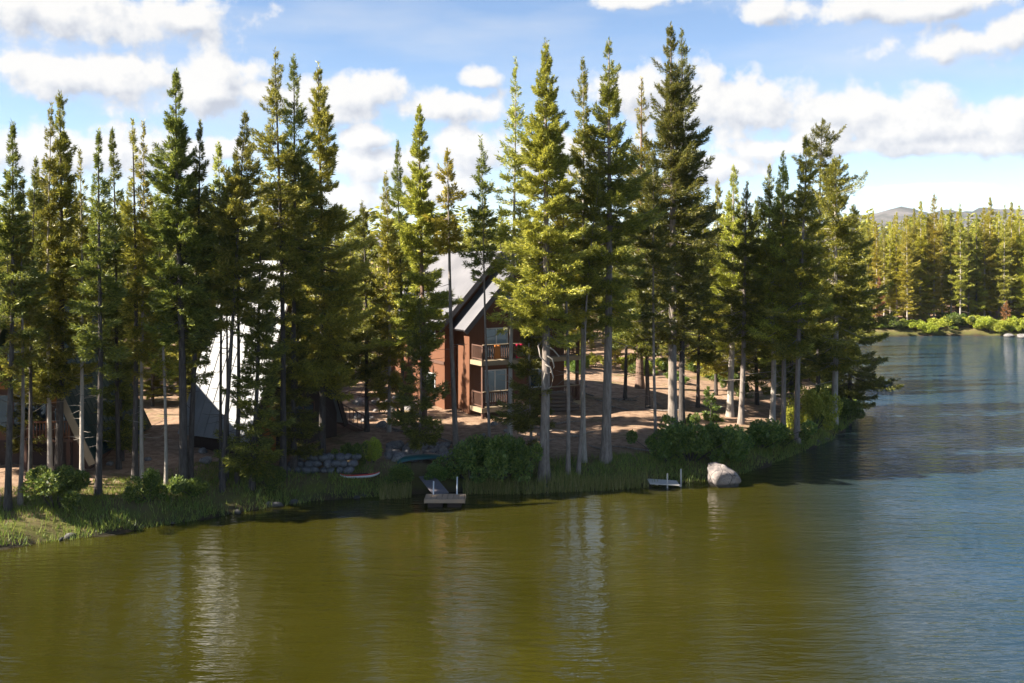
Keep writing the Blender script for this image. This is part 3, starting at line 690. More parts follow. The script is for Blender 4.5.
def blades(name, n, s0, s1, h0, h1, w, mat, qx, seed, lean=.3):
    rng = np.random.default_rng(seed)
    X = []; 
    pts = np.array([p for p in SHORE[3:24]])
    seg = np.diff(pts, axis=0); ln = np.linalg.norm(seg, axis=1); cum = np.concatenate([[0], np.cumsum(ln)])
    got = np.zeros((0, 2))
    while len(got) < n:
        t = rng.uniform(0, cum[-1], n * 2); i = np.clip(np.searchsorted(cum, t) - 1, 0, len(seg) - 1)
        p = pts[i] + seg[i] * ((t - cum[i]) / ln[i])[:, None]
        nrm = np.stack([-seg[i][:, 1], seg[i][:, 0]], 1) / ln[i][:, None]
        p = p + nrm * rng.uniform(s0, s1, len(p))[:, None]
        q = p[:, 0] / p[:, 1] * FPX + 512
        dn = np.sin(p[:, 0] * .9 + 1) * np.sin(p[:, 1] * 1.3) + rng.normal(0, .5, len(p)) > -.35
        if name != 'meadow_grass': dn &= (np.abs(q - 437) > 26) | (p[:, 1] > 53.2)
        p = p[(q > qx[0]) & (q < qx[1]) & dn]
        got = np.concatenate([got, p])
    p = got[:n]; z = np.maximum(ground(p[:, 0], p[:, 1]), -.05)
    a = rng.uniform(0, 2 * PI, n); h = rng.uniform(h0, h1, n)
    sx = np.cos(a) * w * rng.uniform(.6, 1.3, n); sy = np.sin(a) * w * rng.uniform(.6, 1.3, n)
    lx = rng.normal(0, lean, n) * h; ly = rng.normal(0, lean, n) * h
    z = z - .04
    v = np.stack([np.stack([p[:, 0] - sx, p[:, 1] - sy, z], 1), np.stack([p[:, 0] + sx, p[:, 1] + sy, z], 1), np.stack([p[:, 0] + lx, p[:, 1] + ly, z + h], 1)], 1).reshape(-1, 3)
    o = link(name, mesh_np(name, v, tris=np.arange(n * 3).reshape(-1, 3)), F[mat]); o['kind'] = 'stuff'; o['label'] = {'shore_grass': 'green grass along the bank', 'reeds': 'upright reeds in the water edge', 'meadow_grass': 'short grass under the left trees'}[name]
blades('shore_grass', 42000, -.15, 2.6, .10, .40, .022, 'grass', (-60, 880), 21)
blades('meadow_grass', 14000, 2.4, 5.0, .10, .22, .02, 'grass', (-60, 240), 22)
blades('reeds', 3000, -.8, .3, .35, .95, .018, 'reed', (380, 665), 23, .10)

# ------------------------------------------------------------------ rocks
def rock_mesh(seed, sx, sy, sz, sub=3, rough=.16):
    import bmesh
    bm = bmesh.new(); bmesh.ops.create_icosphere(bm, subdivisions=sub, radius=1)
    rng = np.random.default_rng(seed)
    pl = rng.normal(size=(11, 3)); pl /= np.linalg.norm(pl, axis=1)[:, None]; pd = rng.uniform(.62, .92, 11)
    for v in bm.verts:
        p = np.array(v.co)
        for k in range(11):
            e = p @ pl[k] - pd[k]
            if e > 0: p = p - pl[k] * e * .88
        p *= 1 + rough * .35 * (math.sin(p[0] * 5 + seed) * math.sin(p[1] * 6 + 1) + .5 * math.sin(p[2] * 11 + p[0] * 9)) 
        v.co = (p[0] * sx, p[1] * sy, p[2] * sz)
    me = bpy.data.meshes.new('rock'); bm.to_mesh(me); bm.free()
    me.polygons.foreach_set('use_smooth', [True] * len(me.polygons))
    return me
x, y = px(720, 486)
o = link('boulder', rock_mesh(3, 1.02, .72, .72, 4), ROCKP); o.location = (x + .1, y + .1, .42); o.rotation_euler = (.1, R(30), R(-14))
tag(o, 'big pale pinkish grey boulder standing in the water beside the bank', 'boulder')
for q, by, s, lab in ((689, 478, .45, 'small grey rock in the bank shade behind the white dock'), (702, 476, .35, 'small dark rock left of the pale boulder'),
                      (1009, 337, .8, 'pale flat rock on the far water edge, left one of two near the right edge'), (1022, 338, 1.0, 'pale flat rock on the far water edge at the right edge of the photo')):
    x, y = px(q, by); o = link('rock', rock_mesh(q, s, s * .8, s * .55), ROCK); o.location = (x, y, .1); tag(o, lab, 'rock')
RP = [rock_mesh(40 + k, 1, .8, .7, 2) for k in range(5)]
for me in RP: me.materials.append(ROCK)
def rock(q, by, s, label, group):
    x, y, z = place(q, by)
    o = link('rock', rr.choice(RP)); o.location = (x, y, z + s * .2); o.scale = (s, s, s * rr.uniform(.8, 1.1)); o.rotation_euler = (rr.uniform(-.3, .3), rr.uniform(-.3, .3), rr.uniform(0, 6.28))
    return tag(o, label, 'rock', group)
for k in range(34):
    q = rr.uniform(388, 452); rock(q, 463 - abs(q - 420) * .05 - rr.uniform(0, 15) , rr.uniform(.28, .52), 'pale bluish rock in the loose rock heap above the bushes by the dock', 'rocks of the shore heap')
for k in range(32):
    q = rr.uniform(350, 415); rock(q, rr.uniform(395, 428), rr.uniform(.18, .45), 'tan rock scattered on the slope right of the stair railing', 'rocks on the slope')
for k in range(14):
    q = rr.uniform(425, 545); rock(q, rr.uniform(425, 462), rr.uniform(.15, .3), 'small stone on the bare ground in front of the grey roofed cabin', 'stones before the cabin')
for q, by, s, lab in ((203, 453, .32, 'small white stone lying below the white roof'), (206, 464, .42, 'flat pale stone on the dirt left of the orange door'), (148, 462, .2, 'small stone on the dirt by the pale trunk'), (110, 466, .22, 'small stone on the dirt right of the green roof eave')):
    rock(q, by, s, lab, None)
for k in range(45):
    q = rr.uniform(350, 740); by = rr.uniform(385, 455); x, y, z = place(q, by); a = rr.uniform(0, 3.14); l_ = rr.uniform(.6, 1.9)
    if (x + 1) ** 2 + (y - 66) ** 2 < 30: continue
    b_ = MB(); pts = [(t * l_, .1 * math.sin(t * 4 + k), .04 + .05 * math.sin(t * 5 + k)) for t in (-1, -.4, .3, 1)]
    b_.tube(pts, [.06, .055, .045, .02], 6)
    o = b_.build('fallen_branch', BARK, None, True); o.location = (x, y, z); o.rotation_euler = (0, 0, a)
    tag(o, 'dead grey branch lying on the bare needle covered ground among the trees', 'branch', 'fallen branches on the ground')
for k in range(26):
    q = rr.uniform(20, 850); py_ = float(np.interp(q, [a for a, b in _sh], [b for a, b in _sh])); x, y = px(q, py_ + rr.uniform(-1.5, 1.0)); s = rr.uniform(.10, .26)
    if 410 < q < 475 or 640 < q < 745: continue
    o = link('rock', rr.choice(RP)); o.location = (x, y, .05); o.scale = (s * 1.3, s, s); o.rotation_euler = (rr.uniform(-.3, .3), rr.uniform(-.3, .3), rr.uniform(0, 6.28))
    tag(o, 'small wet stone at the very edge of the near lake bank, among the grass', 'rock', 'wet stones along the near bank')
# dry stone retaining wall
x, y, z = place(311, 473)
wl = empty('stone_wall', (x, y, z)); tag(wl, 'low retaining wall of stacked pale blue grey boulders in the shade', 'wall')
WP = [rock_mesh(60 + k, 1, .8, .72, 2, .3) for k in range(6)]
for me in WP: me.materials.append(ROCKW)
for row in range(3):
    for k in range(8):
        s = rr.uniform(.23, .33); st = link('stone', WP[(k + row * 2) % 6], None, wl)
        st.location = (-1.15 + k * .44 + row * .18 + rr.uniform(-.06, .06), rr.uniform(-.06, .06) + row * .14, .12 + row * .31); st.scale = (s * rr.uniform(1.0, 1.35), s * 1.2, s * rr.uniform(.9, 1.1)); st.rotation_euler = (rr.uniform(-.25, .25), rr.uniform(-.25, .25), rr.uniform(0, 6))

# ------------------------------------------------------------------ buildings
def gable_roof(hw, y0, y1, ridge, slope, th, ov=0.0):
    """two slabs of a gable roof, ridge along local y"""
    b = MB(); drop = hw * slope; n = np.array([slope, 0, 1.]) / math.hypot(slope, 1)
    for s in (-1, 1):
        nn = np.array([s * n[0], 0, n[2]]) * th
        a = [(0, y0, ridge), (s * hw, y0, ridge - drop), (s * hw - nn[0], y0, ridge - drop - nn[2]), (0, y0, ridge - th * math.hypot(slope, 1))]
        b.poly(a, (0, y1 - y0, 0))
    return b
def gable_wall(hw, y0, y1, z0, eave, ridge):
    return MB().poly([(-hw, y0, z0), (hw, y0, z0), (hw, y0, eave), (0, y0, ridge), (-hw, y0, eave)], (0, y1 - y0, 0))
def window(parent, x0, x1, y, z0, z1, name='window', glass=GLASS, frame=WHITEF, fw=.07, axis='y', mull=1):
    """frame with its panes as a sub-part; faces -y (axis y) or -x (axis x)"""
    f = MB(); g_ = MB()
    def bx(b, a0, a1, d0, d1, c0, c1):
        if axis == 'y': b.box(a0, a1, y + d0, y + d1, c0, c1)
        else: b.box(y + d0, y + d1, a0, a1, c0, c1)
    bx(f, x0, x1, -.05, .02, z0, z0 + fw); bx(f, x0, x1, -.05, .02, z1 - fw, z1)
    bx(f, x0, x0 + fw, -.05, .02, z0 + fw, z1 - fw); bx(f, x1 - fw, x1, -.05, .02, z0 + fw, z1 - fw)
    for k in range(mull):
        c = x0 + (x1 - x0) * (k + 1) / (mull + 1); bx(f, c - fw / 2, c + fw / 2, -.045, .02, z0 + fw, z1 - fw)
    fo = f.build(name, frame, parent)
    bx(g_, x0 + fw * .5, x1 - fw * .5, -.02, .01, z0 + fw * .5, z1 - fw * .5); g_.build('pane', glass, fo)
    return fo
def railing(parent, pts, h, mat, gap=.14, post=.09, name='railing'):
    """posts at pts, top and bottom rails and balusters; one mesh part with the posts as parts of their own"""
    b = MB()
    for a, c in zip(pts[:-1], pts[1:]):
        a = np.array(a, float); c = np.array(c, float); ln = np.linalg.norm((c - a)[:2])
        b.bar(a + (0, 0, h), c + (0, 0, h), .12, .06); b.bar(a + (0, 0, .12), c + (0, 0, .12), .06, .06)
        n = max(2, int(ln / gap))
        for k in range(1, n):
            p_ = a + (c - a) * k / n; b.bar(p_ + (0, 0, .15), p_ + (0, 0, h - .03), .045, .045)
    r_ = b.build(name, mat, parent)
    for a in pts:
        MB().box(a[0] - post / 2, a[0] + post / 2, a[1] - post / 2, a[1] + post / 2, a[2], a[2] + h + .05).build('post', mat, parent)
    return r_

# cabin with grey roof ------------------------------------------------
cx, cy, cz = place(518, 408)
cz -= .05
K = cy / 62.0
cab = empty('log_cabin', (cx, cy, cz), R(30)); cab.scale = (K, K, K)
tag(cab, 'reddish brown three storey wooden cabin with grey shingle roof and two balconies', 'cabin')
sl = 1.07
gable_wall(3.4, 0, 3.0, -.5, 5.45, 9.05).build('front_wall', WOODR, cab)
for s in (-1,): 
    gr = gable_roof(3.95, -.55, 4.5, 9.25, sl, .16).build('front_roof', ROOFG, cab)
rw = MB().poly([(-4.2, 1.75, -.5), (3.2, 1.75, -.5), (3.2, 1.75, 5.6), (-.5, 1.75, 9.35), (-4.2, 1.75, 5.6)], (0, 8.5, 0)).build('rear_wall', WOODR, cab)
rf = gable_roof(4.35, 1.15, 10.6, 9.75, sl, .16)
rf.v = [v + np.array((-.5, 0, 0)) for v in rf.v]
rro = rf.build('rear_roof', ROOFG, cab)
for (hw, y_, rz, xo, par) in ((3.95, -.57, 9.25, 0, gr), (4.35, 1.13, 9.75, -.5, rro)):
    for s in (-1, 1):
        MB().bar((xo, y_, rz - .16), (xo + s * hw, y_, rz - .16 - hw * sl), .05, .30, (0, 0, 1)).build('bargeboard', FASC, par)
window(cab, -2.35, -.75, 0, 3.28, 5.05, 'upper_door', GLASSB)
window(cab, -2.45, -.85, 0, .52, 2.5, 'lower_door', GLASSB)
window(cab, .8, 2.2, 0, 3.9, 5.0, 'window', GLASS); window(cab, .8, 2.2, 0, 1.2, 2.4, 'window', GLASS)
window(cab, -1.0, 1.0, 0, 5.9, 7.2, 'attic_window', GLASS, FASC, mull=1)
window(cab, 3.0, 4.2, -4.2, 3.7, 4.9, 'side_window', GLASS, WHITEF, axis='x'); window(cab, 3.0, 4.2, -4.2, .9, 2.1, 'side_window', GLASS, WHITEF, axis='x')
window(cab, 6.4, 7.6, -4.2, 3.7, 4.9, 'side_window', GLASS, WHITEF, axis='x')
MB().box(-4.26, -4.203, 1.75, 10.2, 2.75, 2.95).build('belt_trim', WOODB, cab)
for zf, nm in ((3.2, 'upper_balcony'), (.42, 'lower_deck')):
    b_ = MB()
    b_.box(-3.3, 3.7, -1.45, -.003, zf - .05, zf); b_.box(-3.3, 3.7, -1.50, -1.453, zf - .26, zf + .01); b_.box(-3.36, -3.303, -1.5, -.01, zf - .26, zf + .01)
    d_ = b_.build(nm, WOODT, cab)
    railing(d_, [(-3.22, -.1, zf), (-3.22, -1.38, zf), (-1.3, -1.38, zf), (1.2, -1.38, zf), (3.6, -1.38, zf), (3.6, -.1, zf)], .9, WOODB)
    MB().bar((-3.22, -1.38, zf + .96), (3.6, -1.38, zf + .96), .16, .04).build('rail_cap', WOODT, d_)
for px_ in (-3.15, 0, 3.55):
    MB().box(px_ - .08, px_ + .08, -1.34, -1.18, .42, 2.95).build('balcony_post', WOODB, cab)
    MB().box(px_ - .08, px_ + .08, -1.34, -1.18, -.7, .15).build('deck_post', WOODB, cab)
def towel(name, lx, w, h, mat, lab):
    v = []; nxx, nz = 6, 8
    for j in range(nz + 1):
        for i_ in range(nxx + 1):
            t = j / nz; zz = .93 - abs(t - .12) * h / .88 if t > .12 else .93 - (.12 - t) * h
            yy = -.05 - .012 * math.sin(i_ * 1.7 + j * .4) if t > .12 else .05
            v.append((-w / 2 + w * i_ / nxx, yy - .02, zz))
    q = [(j * (nxx + 1) + i_, j * (nxx + 1) + i_ + 1, (j + 1) * (nxx + 1) + i_ + 1, (j + 1) * (nxx + 1) + i_) for j in range(nz) for i_ in range(nxx)]
    o = link(name, mesh_np(name, v, q, smooth=True), mat)
    sm = o.modifiers.new('thick', 'SOLIDIFY'); sm.thickness = .015
    c, s_ = math.cos(R(30)), math.sin(R(30))
    o.location = (cx + K * (lx * c + 1.43 * s_), cy + K * (lx * s_ - 1.43 * c), cz + K * 3.2); o.rotation_euler = (0, 0, R(30)); o.scale = (K, K, K)
    tag(o, lab, 'towel')
towel('towel', -2.3, .42, .8, CLOTHO, 'orange towel hung over the rail of the upper cabin balcony')
towel('towel', -.75, .55, .85, CLOTHR, 'pinkish red towel hung over the rail of the upper cabin balcony')

# A-frame with pale roof ------------------------------------------------
ax_, ay_, az_ = place(297, 448)
K2 = ay_ / 47.5
af = empty('a_frame_cabin', (ax_, ay_, az_ - .05), R(60)); af.scale = (K2, K2, K2)
tag(af, 'steep roofed cabin with pale sunlit metal roof, brown shaded gable and orange door', 'cabin')
Hh = 8.9; hw2 = 3.3; s2 = 2.45
ro = gable_roof(hw2, -.25, 4.4, Hh, s2, .14).build('roof', ROOFW, af)
sm_ = MB()
for k in range(8):
    y_ = -.15 + k * .57
    for s in (-1, 1):
        n = np.array([s * s2, 0, 1]) / math.hypot(s2, 1) * .02
        sm_.bar(np.array([0, y_, Hh]) + n, np.array([s * hw2, y_, Hh - s2 * hw2]) + n, .022, .022, (0, 1, 0))
sm_.build('roof_seams', ROOFW, ro)
for s in (-1, 1):
    MB().bar((s * .02, -.27, Hh - .2), (s * hw2, -.27, Hh - .2 - s2 * hw2), .06, .28).build('bargeboard', DARKW, ro)
MB().poly([(-2.9, 0, -.5), (2.9, 0, -.5), (2.9, 0, 1.3), (0, 0, Hh - .45), (-2.9, 0, 1.3)], (0, 4.1, 0)).build('wall', DARKW, af)
window(af, -2.75, -2.1, 0, .05, 1.65, 'door', GLASS, WOODO, .24, mull=0)
MB().box(-2.05, -1.45, -.03, -.003, -.3, 2.3).build('orange_panel', WOODO, af)
window(af, -1.2, 1.2, 0, .5, 2.1, 'window', GLASS, WOODB, mull=2); window(af, -1.0, 1.0, 0, 3.4, 5.2, 'upper_window', GLASS, WOODB)
# outdoor stair with railing to the right of it
sx_, sy_, sz_ = place(349, 432)
stt = empty('wooden_stairs', (sx_, sy_, sz_ - .05), R(4)); tag(stt, 'dark brown wooden stairs with slatted railing going down right from the deck', 'stairs')
top = .85
MB().box(-2.4, -.8, -.2, 1.6, top - .14, top).build('landing', WOODB, stt)
for k in range(6):
    MB().box(-.797 + k * .3, -.5 + k * .3, -.2, 1.4, top - .14 * (k + 1) - .05, top - .14 * (k + 1)).build('step', WOODB, stt)
MB().bar((-.8, -.23, top - .12), (1.0, -.23, top - .96), .05, .26).build('stringer', WOODB, stt)
railing(stt, [(-1.25, -.2, top), (-.6, -.2, top), (.95, -.2, top - .85)], .92, WOODB, .2, .12)
for x_ in (-2.3, -.95): MB().box(x_ - .06, x_ + .06, -.15, -.03, -.6, top - .14).build('support', WOODB, stt)

# A-frame with teal roof --------------------------------------------------
tx_, ty_, tz_ = place(22, 464)
K3 = ty_ / 52.0
te = empty('a_frame_cabin', (tx_, ty_, tz_ - .05), R(3)); te.scale = (K3, K3, K3)
tag(te, 'steep roofed cabin with dark teal metal roof and orange brown gable with balcony', 'cabin')
Ht = 8.9; hw3 = 3.95; s3 = 2.15
ro = gable_roof(hw3, -1.0, 9.0, Ht, s3, .16).build('roof', ROOFT, te)
sm_ = MB()
for k in range(18):
    y_ = -.8 + k * .57; s = 1
    n = np.array([s * s3, 0, 1]) / math.hypot(s3, 1) * .02
    sm_.bar(np.array([0, y_, Ht]) + n, np.array([s * hw3, y_, Ht - s3 * hw3]) + n, .022, .022, (0, 1, 0))
sm_.build('roof_seams', ROOFT, ro)
for s in (-1, 1):
    MB().bar((s * .03, -1.03, Ht - .22), (s * hw3, -1.03, Ht - .22 - s3 * hw3), .06, .36).build('bargeboard', WOODT, ro)
MB().poly([(-3.5, 0, -.4), (3.5, 0, -.4), (3.5, 0, .3), (0, 0, Ht - .55), (-3.5, 0, .3)], (0, 8.6, 0)).build('gable_wall', WOODB, te)
MB().box(-2.1, 2.1, -.05, -.003, 3.95, 4.3).build('lit_trim_board', WOODO, te); MB().box(1.0, 2.45, -.05, -.003, 3.2, 3.6).build('lit_trim_board', WOODO, te)  # orange boards paint in sunlit bits of the darker gable wall
window(te, -1.3, 1.3, 0, 1.75, 3.7, 'window', GLASS, WOODB, mull=2); window(te, -.8, .8, 0, 4.5, 6.1, 'upper_window', GLASS, WOODB)
window(te, 1.6, 2.4, 0, 1.6, 3.0, 'balcony_door', GLASS, WOODB, mull=0)
MB().box(-2.6, 2.6, -.03, -.003, -.3, 1.3).build('lower_panel', DARKW, te)
d_ = MB().box(.4, 2.95, -1.0, -.004, 1.35, 1.48).build('balcony', WOODB, te)
railing(d_, [(.5, -.92, 1.48), (1.6, -.92, 1.48), (2.75, -.92, 1.48)], .9, WOODR)
for px_ in (.55, 2.7): MB().box(px_ - .08, px_ + .08, -.95, -.79, -.4, 1.35).build('post', WOODB, d_)

# ------------------------------------------------------------------ docks, boats, small things
x, y = px(445, 506)
dk = empty('dock', (x, y, 0)); tag(dk, 'wooden dock with grey gangway and two upright poles at the bushes', 'dock')
b_ = MB()
for k in range(7): b_.box(-.92 + k * .263, -.92 + k * .263 + .245, -.32, .72, .36, .41)
for k in range(1): b_.box(-.93, .93, -.36, -.323, .22, .40); b_.box(-.93, .93, .723, .76, .22, .40); b_.box(-.97, -.933, -.36, .76, .2, .40); b_.box(.933, .97, -.36, .76, .2, .40)
b_.build('platform', WOODG, dk, bevel=.006)
f_ = MB().box(-.8, -.1, -.25, .65, -.12, .2).box(.12, .8, -.25, .65, -.12, .2).build('floats', DARKW, dk)
gp = MB()
A = np.array((-1.15, 3.2, .74)); B = np.array((-.25, .70, .45)); sd = np.array((.90, .32, 0)) * .42
for k in range(15):
    a = A + (B - A) * (k + .06) / 15; c = A + (B - A) * (k + .94) / 15
    gp.poly([a - sd, a + sd, c + sd, c - sd], (0, 0, -.05))
gp.build('gangway', WOODD, dk)
for px_, py_, h_ in ((-.62, .60, .95), (.52, .64, 1.15)):
    MB().tube([(px_, py_, -.6), (px_ + .02, py_, h_ * .5), (px_ + .03, py_, h_ + .1)], [.035, .035, .035]).build('pole', METAL, dk, True)

x, y = px(667, 486)
dk = empty('dock', (x, y, 0)); tag(dk, 'small pale weathered dock frame of loose planks with two short posts', 'dock')
b_ = MB()
for k in range(4): b_.bar((-.95, .55 - k * .30, .22), (.55, .20 - k * .26, .19), .20, .05)
b_.build('planks', WOODP, dk)
MB().bar((-.9, .7, .15), (-.55, -.35, .15), .08, .07).build('crossbeam', WOODP, dk); MB().bar((.35, .45, .13), (.62, -.55, .12), .10, .07).build('crossbeam', WOODP, dk)
for px_, py_, h_ in ((-.05, -.45, .75), (.75, .15, .85)):
    MB().box(px_ - .035, px_ + .035, py_ - .035, py_ + .035, -.6, h_).build('post', WOODP, dk)

def kayak(seed, Lk, w, h, hull_mat, deck_mat):
    k = 24; t = np.linspace(-1, 1, k); n = 12
    ws = w * np.sqrt(np.clip(1 - np.abs(t) ** 2.4, 0, 1)) * .5 + .01; z0 = h * .55 * np.abs(t) ** 4
    hull = []; deck = []
    for i_ in range(k):
        for j in range(n + 1):
            a = PI + PI * j / n; hull.append((t[i_] * Lk / 2, ws[i_] * math.cos(a), z0[i_] + h * .62 + (h * .62 - z0[i_] * .5) * math.sin(a)))
        for j in range(n + 1):
            a = PI * j / n; deck.append((t[i_] * Lk / 2, ws[i_] * math.cos(a) * 1.02, z0[i_] + h * .63 + h * .38 * math.sin(a) * (1 - .5 * abs(t[i_]))))
    q = [(i_ * (n + 1) + j, i_ * (n + 1) + j + 1, (i_ + 1) * (n + 1) + j + 1, (i_ + 1) * (n + 1) + j) for i_ in range(k - 1) for j in range(n)]
    return mesh_np('hull', hull, q, smooth=True), mesh_np('deck', deck, q, smooth=True)
h_, d_ = kayak(1, 2.0, .50, .22, None, None)
x, y, z = place(360, 481)
ky = empty('kayak', (x, y, z + .05), R(6)); tag(ky, 'red and white kayak lying on the bank left of the dock', 'kayak')
ky.rotation_euler = (R(-7), R(-2), R(5))
link('hull', h_, WHITEP, ky); link('deck', d_, REDP, ky)
MB().tube([(math.cos(a) * .42, math.sin(a) * .16, .225) for a in np.linspace(0, 2 * PI, 20)], [.025] * 20, 6).build('cockpit_rim', DARKW, ky, True)
h_, d_ = kayak(2, 2.6, .8, .36, None, None)
x, y, z = place(421, 463)
cn = empty('canoe', (x, y, z + .42), R(24)); tag(cn, 'dark teal canoe lying upside down on the rocks above the dock', 'canoe')
cn.rotation_euler = (R(180), R(0), R(22))
link('hull', h_, TEALP, cn)
gw = MB()
for s in (-1, 1): gw.tube([(t * 1.3, s * (.8 * math.sqrt(max(0, 1 - abs(t) ** 2.4)) * .5 + .02), .23 + .2 * abs(t) ** 4) for t in np.linspace(-1, 1, 17)], [.025] * 17, 6)
gw.build('gunwale', DARKW, cn, True)

# stack of old timbers in the shade right of the cabin
x, y, z = place(560, 412)
lp = empty('log_stack', (x, y, z), R(8)); tag(lp, 'stack of dark weathered timbers in the shade right of the cabin', 'timber stack')
for k in range(5):
    for j in range(2):
        rg = random.Random(k * 2 + j)
        MB().tube([(-1.25 + k * .12 + rg.uniform(-.1, .1), j * .32, .14 + k * .25), (0, j * .32 + .02, .13 + k * .25), (1.2 - k * .16 + rg.uniform(-.1, .1), j * .32, .14 + k * .25)], [.13, .13, .12], 8).build('timber', LOGM, lp, True)
# curled dead boughs on the thick trunk are part of that tree
for o in list(COL.objects):
    if o.get('label', '').startswith('tall dense yellowish fir on the thick grey trunk'):
        cb_ = MB(); d = o.location.y; s = d / FPX
        for (sx0, sy0, pts) in ((0, 0, [(545, 337), (538, 345), (540, 356), (546, 362)]), (0, 0, [(546, 345), (553, 349), (559, 356)]), (0, 0, [(546, 355), (552, 358), (554, 366), (550, 372)]),
                                (0, 0, [(545, 364), (550, 366), (553, 376), (551, 386), (546, 389)]), (0, 0, [(545, 372), (543, 380), (545, 388)])):
            pp = [((a - 544) * s, -.30 - .12 * math.sin(i_ * 1.3), ztop(b, d) - o.location.z) for i_, (a, b) in enumerate(pts)]
            cb_.tube(pp, np.linspace(.05, .028, len(pp)), 5)
        cb_.build('dead_boughs', BARKP, o, True)
# second stem of the thick trunk
    if o.get('label', '').startswith('tallest pine'): pass
x, y, z = place(538, 477)
# leafy bough standing in for the mirrored image of an overhanging branch
x, y = px(884, 384)
tr, cr = conifer(seed=77, H=3.2, cb=.1, Rm=.6, kind='lodge', dens=.8, r0=.05, dead=5)
o = empty('bough_reflection', (x - 1.4, y, .06), 0); o.rotation_euler = (0, R(84), R(12)); tag(o, 'leafy bough standing in for a branch reflection in the blue water off the point', 'bough reflection')
link('trunk', tr, BARKD, o); link('crown', cr, F['dark'], o)

# ------------------------------------------------------------------ haze
HAZE = True
if HAZE:
    hm, nt = nmat('summer_haze')
    pv = nt.nodes.new('ShaderNodeVolumePrincipled'); pv.inputs['Color'].default_value = (.80, .88, 1.0, 1); pv.inputs['Density'].default_value = .00005
    oo = nt.nodes.new('ShaderNodeOutputMaterial'); L(nt, pv.outputs[0], oo.inputs['Volume'])
    hz = MB().box(-4600, 4600, -600, 4600, -3.0, 230).build('haze', hm); hz['kind'] = 'stuff'; hz['label'] = 'thin pale summer haze over the lake and woods'
# ------------------------------------------------------------------ light
SUN_EL = 36.0
sdir = np.array([-.98, -.20]); sdir /= np.linalg.norm(sdir)
sv = np.array([sdir[0] * math.cos(R(SUN_EL)), sdir[1] * math.cos(R(SUN_EL)), math.sin(R(SUN_EL))])
sun = bpy.data.lights.new('sun', 'SUN'); sun.energy = 5.0; sun.angle = R(.5); sun.color = (1.0, .92, .80)
so = bpy.data.objects.new('sun', sun); COL.objects.link(so); so.location = tuple(sv * 100)
from mathutils import Vector
so.rotation_euler = Vector(tuple(-sv)).to_track_quat('-Z', 'Y').to_euler()

W = bpy.data.worlds.new('World'); S.world = W; W.use_nodes = True
nt = W.node_tree; nt.nodes.clear()
sky = nt.nodes.new('ShaderNodeTexSky'); sky.sky_type = 'NISHITA'; sky.sun_disc = False
sky.sun_elevation = R(SUN_EL); sky.sun_rotation = math.atan2(sdir[0], sdir[1]) % (2 * PI); sky.altitude = 1900; sky.dust_density = .6; sky.ozone_density = 2.0; sky.air_density = .95
# clouds: banks of cumulus at given azimuth / elevation, edges from fractal noise
CL = [(70, 12, 150, 32), (175, 18, 40, 16), (45, 72, 60, 24), (115, 78, 95, 27), (200, 88, 70, 26), (225, 75, 45, 24), (255, 92, 30, 16),
      (345, 98, 70, 24), (375, 92, 40, 22), (450, 105, 75, 18), (480, 78, 28, 12), (365, 138, 30, 15), (330, 112, 40, 15), (380, 165, 75, 22), (470, 150, 50, 24), (360, 200, 40, 22), (440, 185, 50, 22),
      (110, 155, 120, 24), (215, 150, 50, 14), (30, 150, 40, 14), (640, 90, 50, 24), (690, 110, 60, 40), (740, 110, 90, 38), (850, 108, 60, 24), (880, 112, 70, 26), (900, 130, 120, 34), (1010, 125, 70, 28), (830, 146, 150, 15), (940, 146, 120, 14),
      (700, 165, 60, 22), (930, 188, 60, 5), (985, 40, 85, 18), (940, 48, 40, 10), (760, 8, 30, 14), (850, 8, 70, 16), (930, 4, 80, 16), (640, 0, 50, 10), (1060, 20, 60, 16), (560, 160, 60, 26)]
grp = bpy.data.node_groups.new('cloud_field', 'ShaderNodeTree')
grp.interface.new_socket('Vector', in_out='INPUT', socket_type='NodeSocketVector')
grp.interface.new_socket('Field', in_out='OUTPUT', socket_type='NodeSocketFloat')
gi = grp.nodes.new('NodeGroupInput'); go = grp.nodes.new('NodeGroupOutput')
nn = grp.nodes.new('ShaderNodeTexNoise'); nn.inputs['Scale'].default_value = .50; nn.inputs['Detail'].default_value = 7; nn.inputs['Roughness'].default_value = .56
L(grp, gi.outputs[0], nn.inputs['Vector'])
acc = None
for (a, b, ra, rb) in CL:
    az = math.degrees(math.atan((a - 512) / FPX)); e = math.degrees(math.atan((HZ - b) / FPX * math.cos(R(az))))
    ra = math.degrees(ra / FPX) * 1.0; rb = math.degrees(rb / FPX) * 1.0
    s_ = grp.nodes.new('ShaderNodeVectorMath'); s_.operation = 'SUBTRACT'; L(grp, gi.outputs[0], s_.inputs[0]); s_.inputs[1].default_value = (az, e, 0)
    m_ = grp.nodes.new('ShaderNodeVectorMath'); m_.operation = 'MULTIPLY'; L(grp, s_.outputs[0], m_.inputs[0]); m_.inputs[1].default_value = (1 / ra, 1 / rb, 0)
    l_ = grp.nodes.new('ShaderNodeVectorMath'); l_.operation = 'LENGTH'; L(grp, m_.outputs[0], l_.inputs[0])
    o_ = mathn(grp, 'SUBTRACT', 1.0, l_.outputs['Value'])
    acc = o_ if acc is None else mathn(grp, 'SMOOTH_MAX', acc, o_, .12)
acc = mathn(grp, 'MAXIMUM', acc, -1.6)
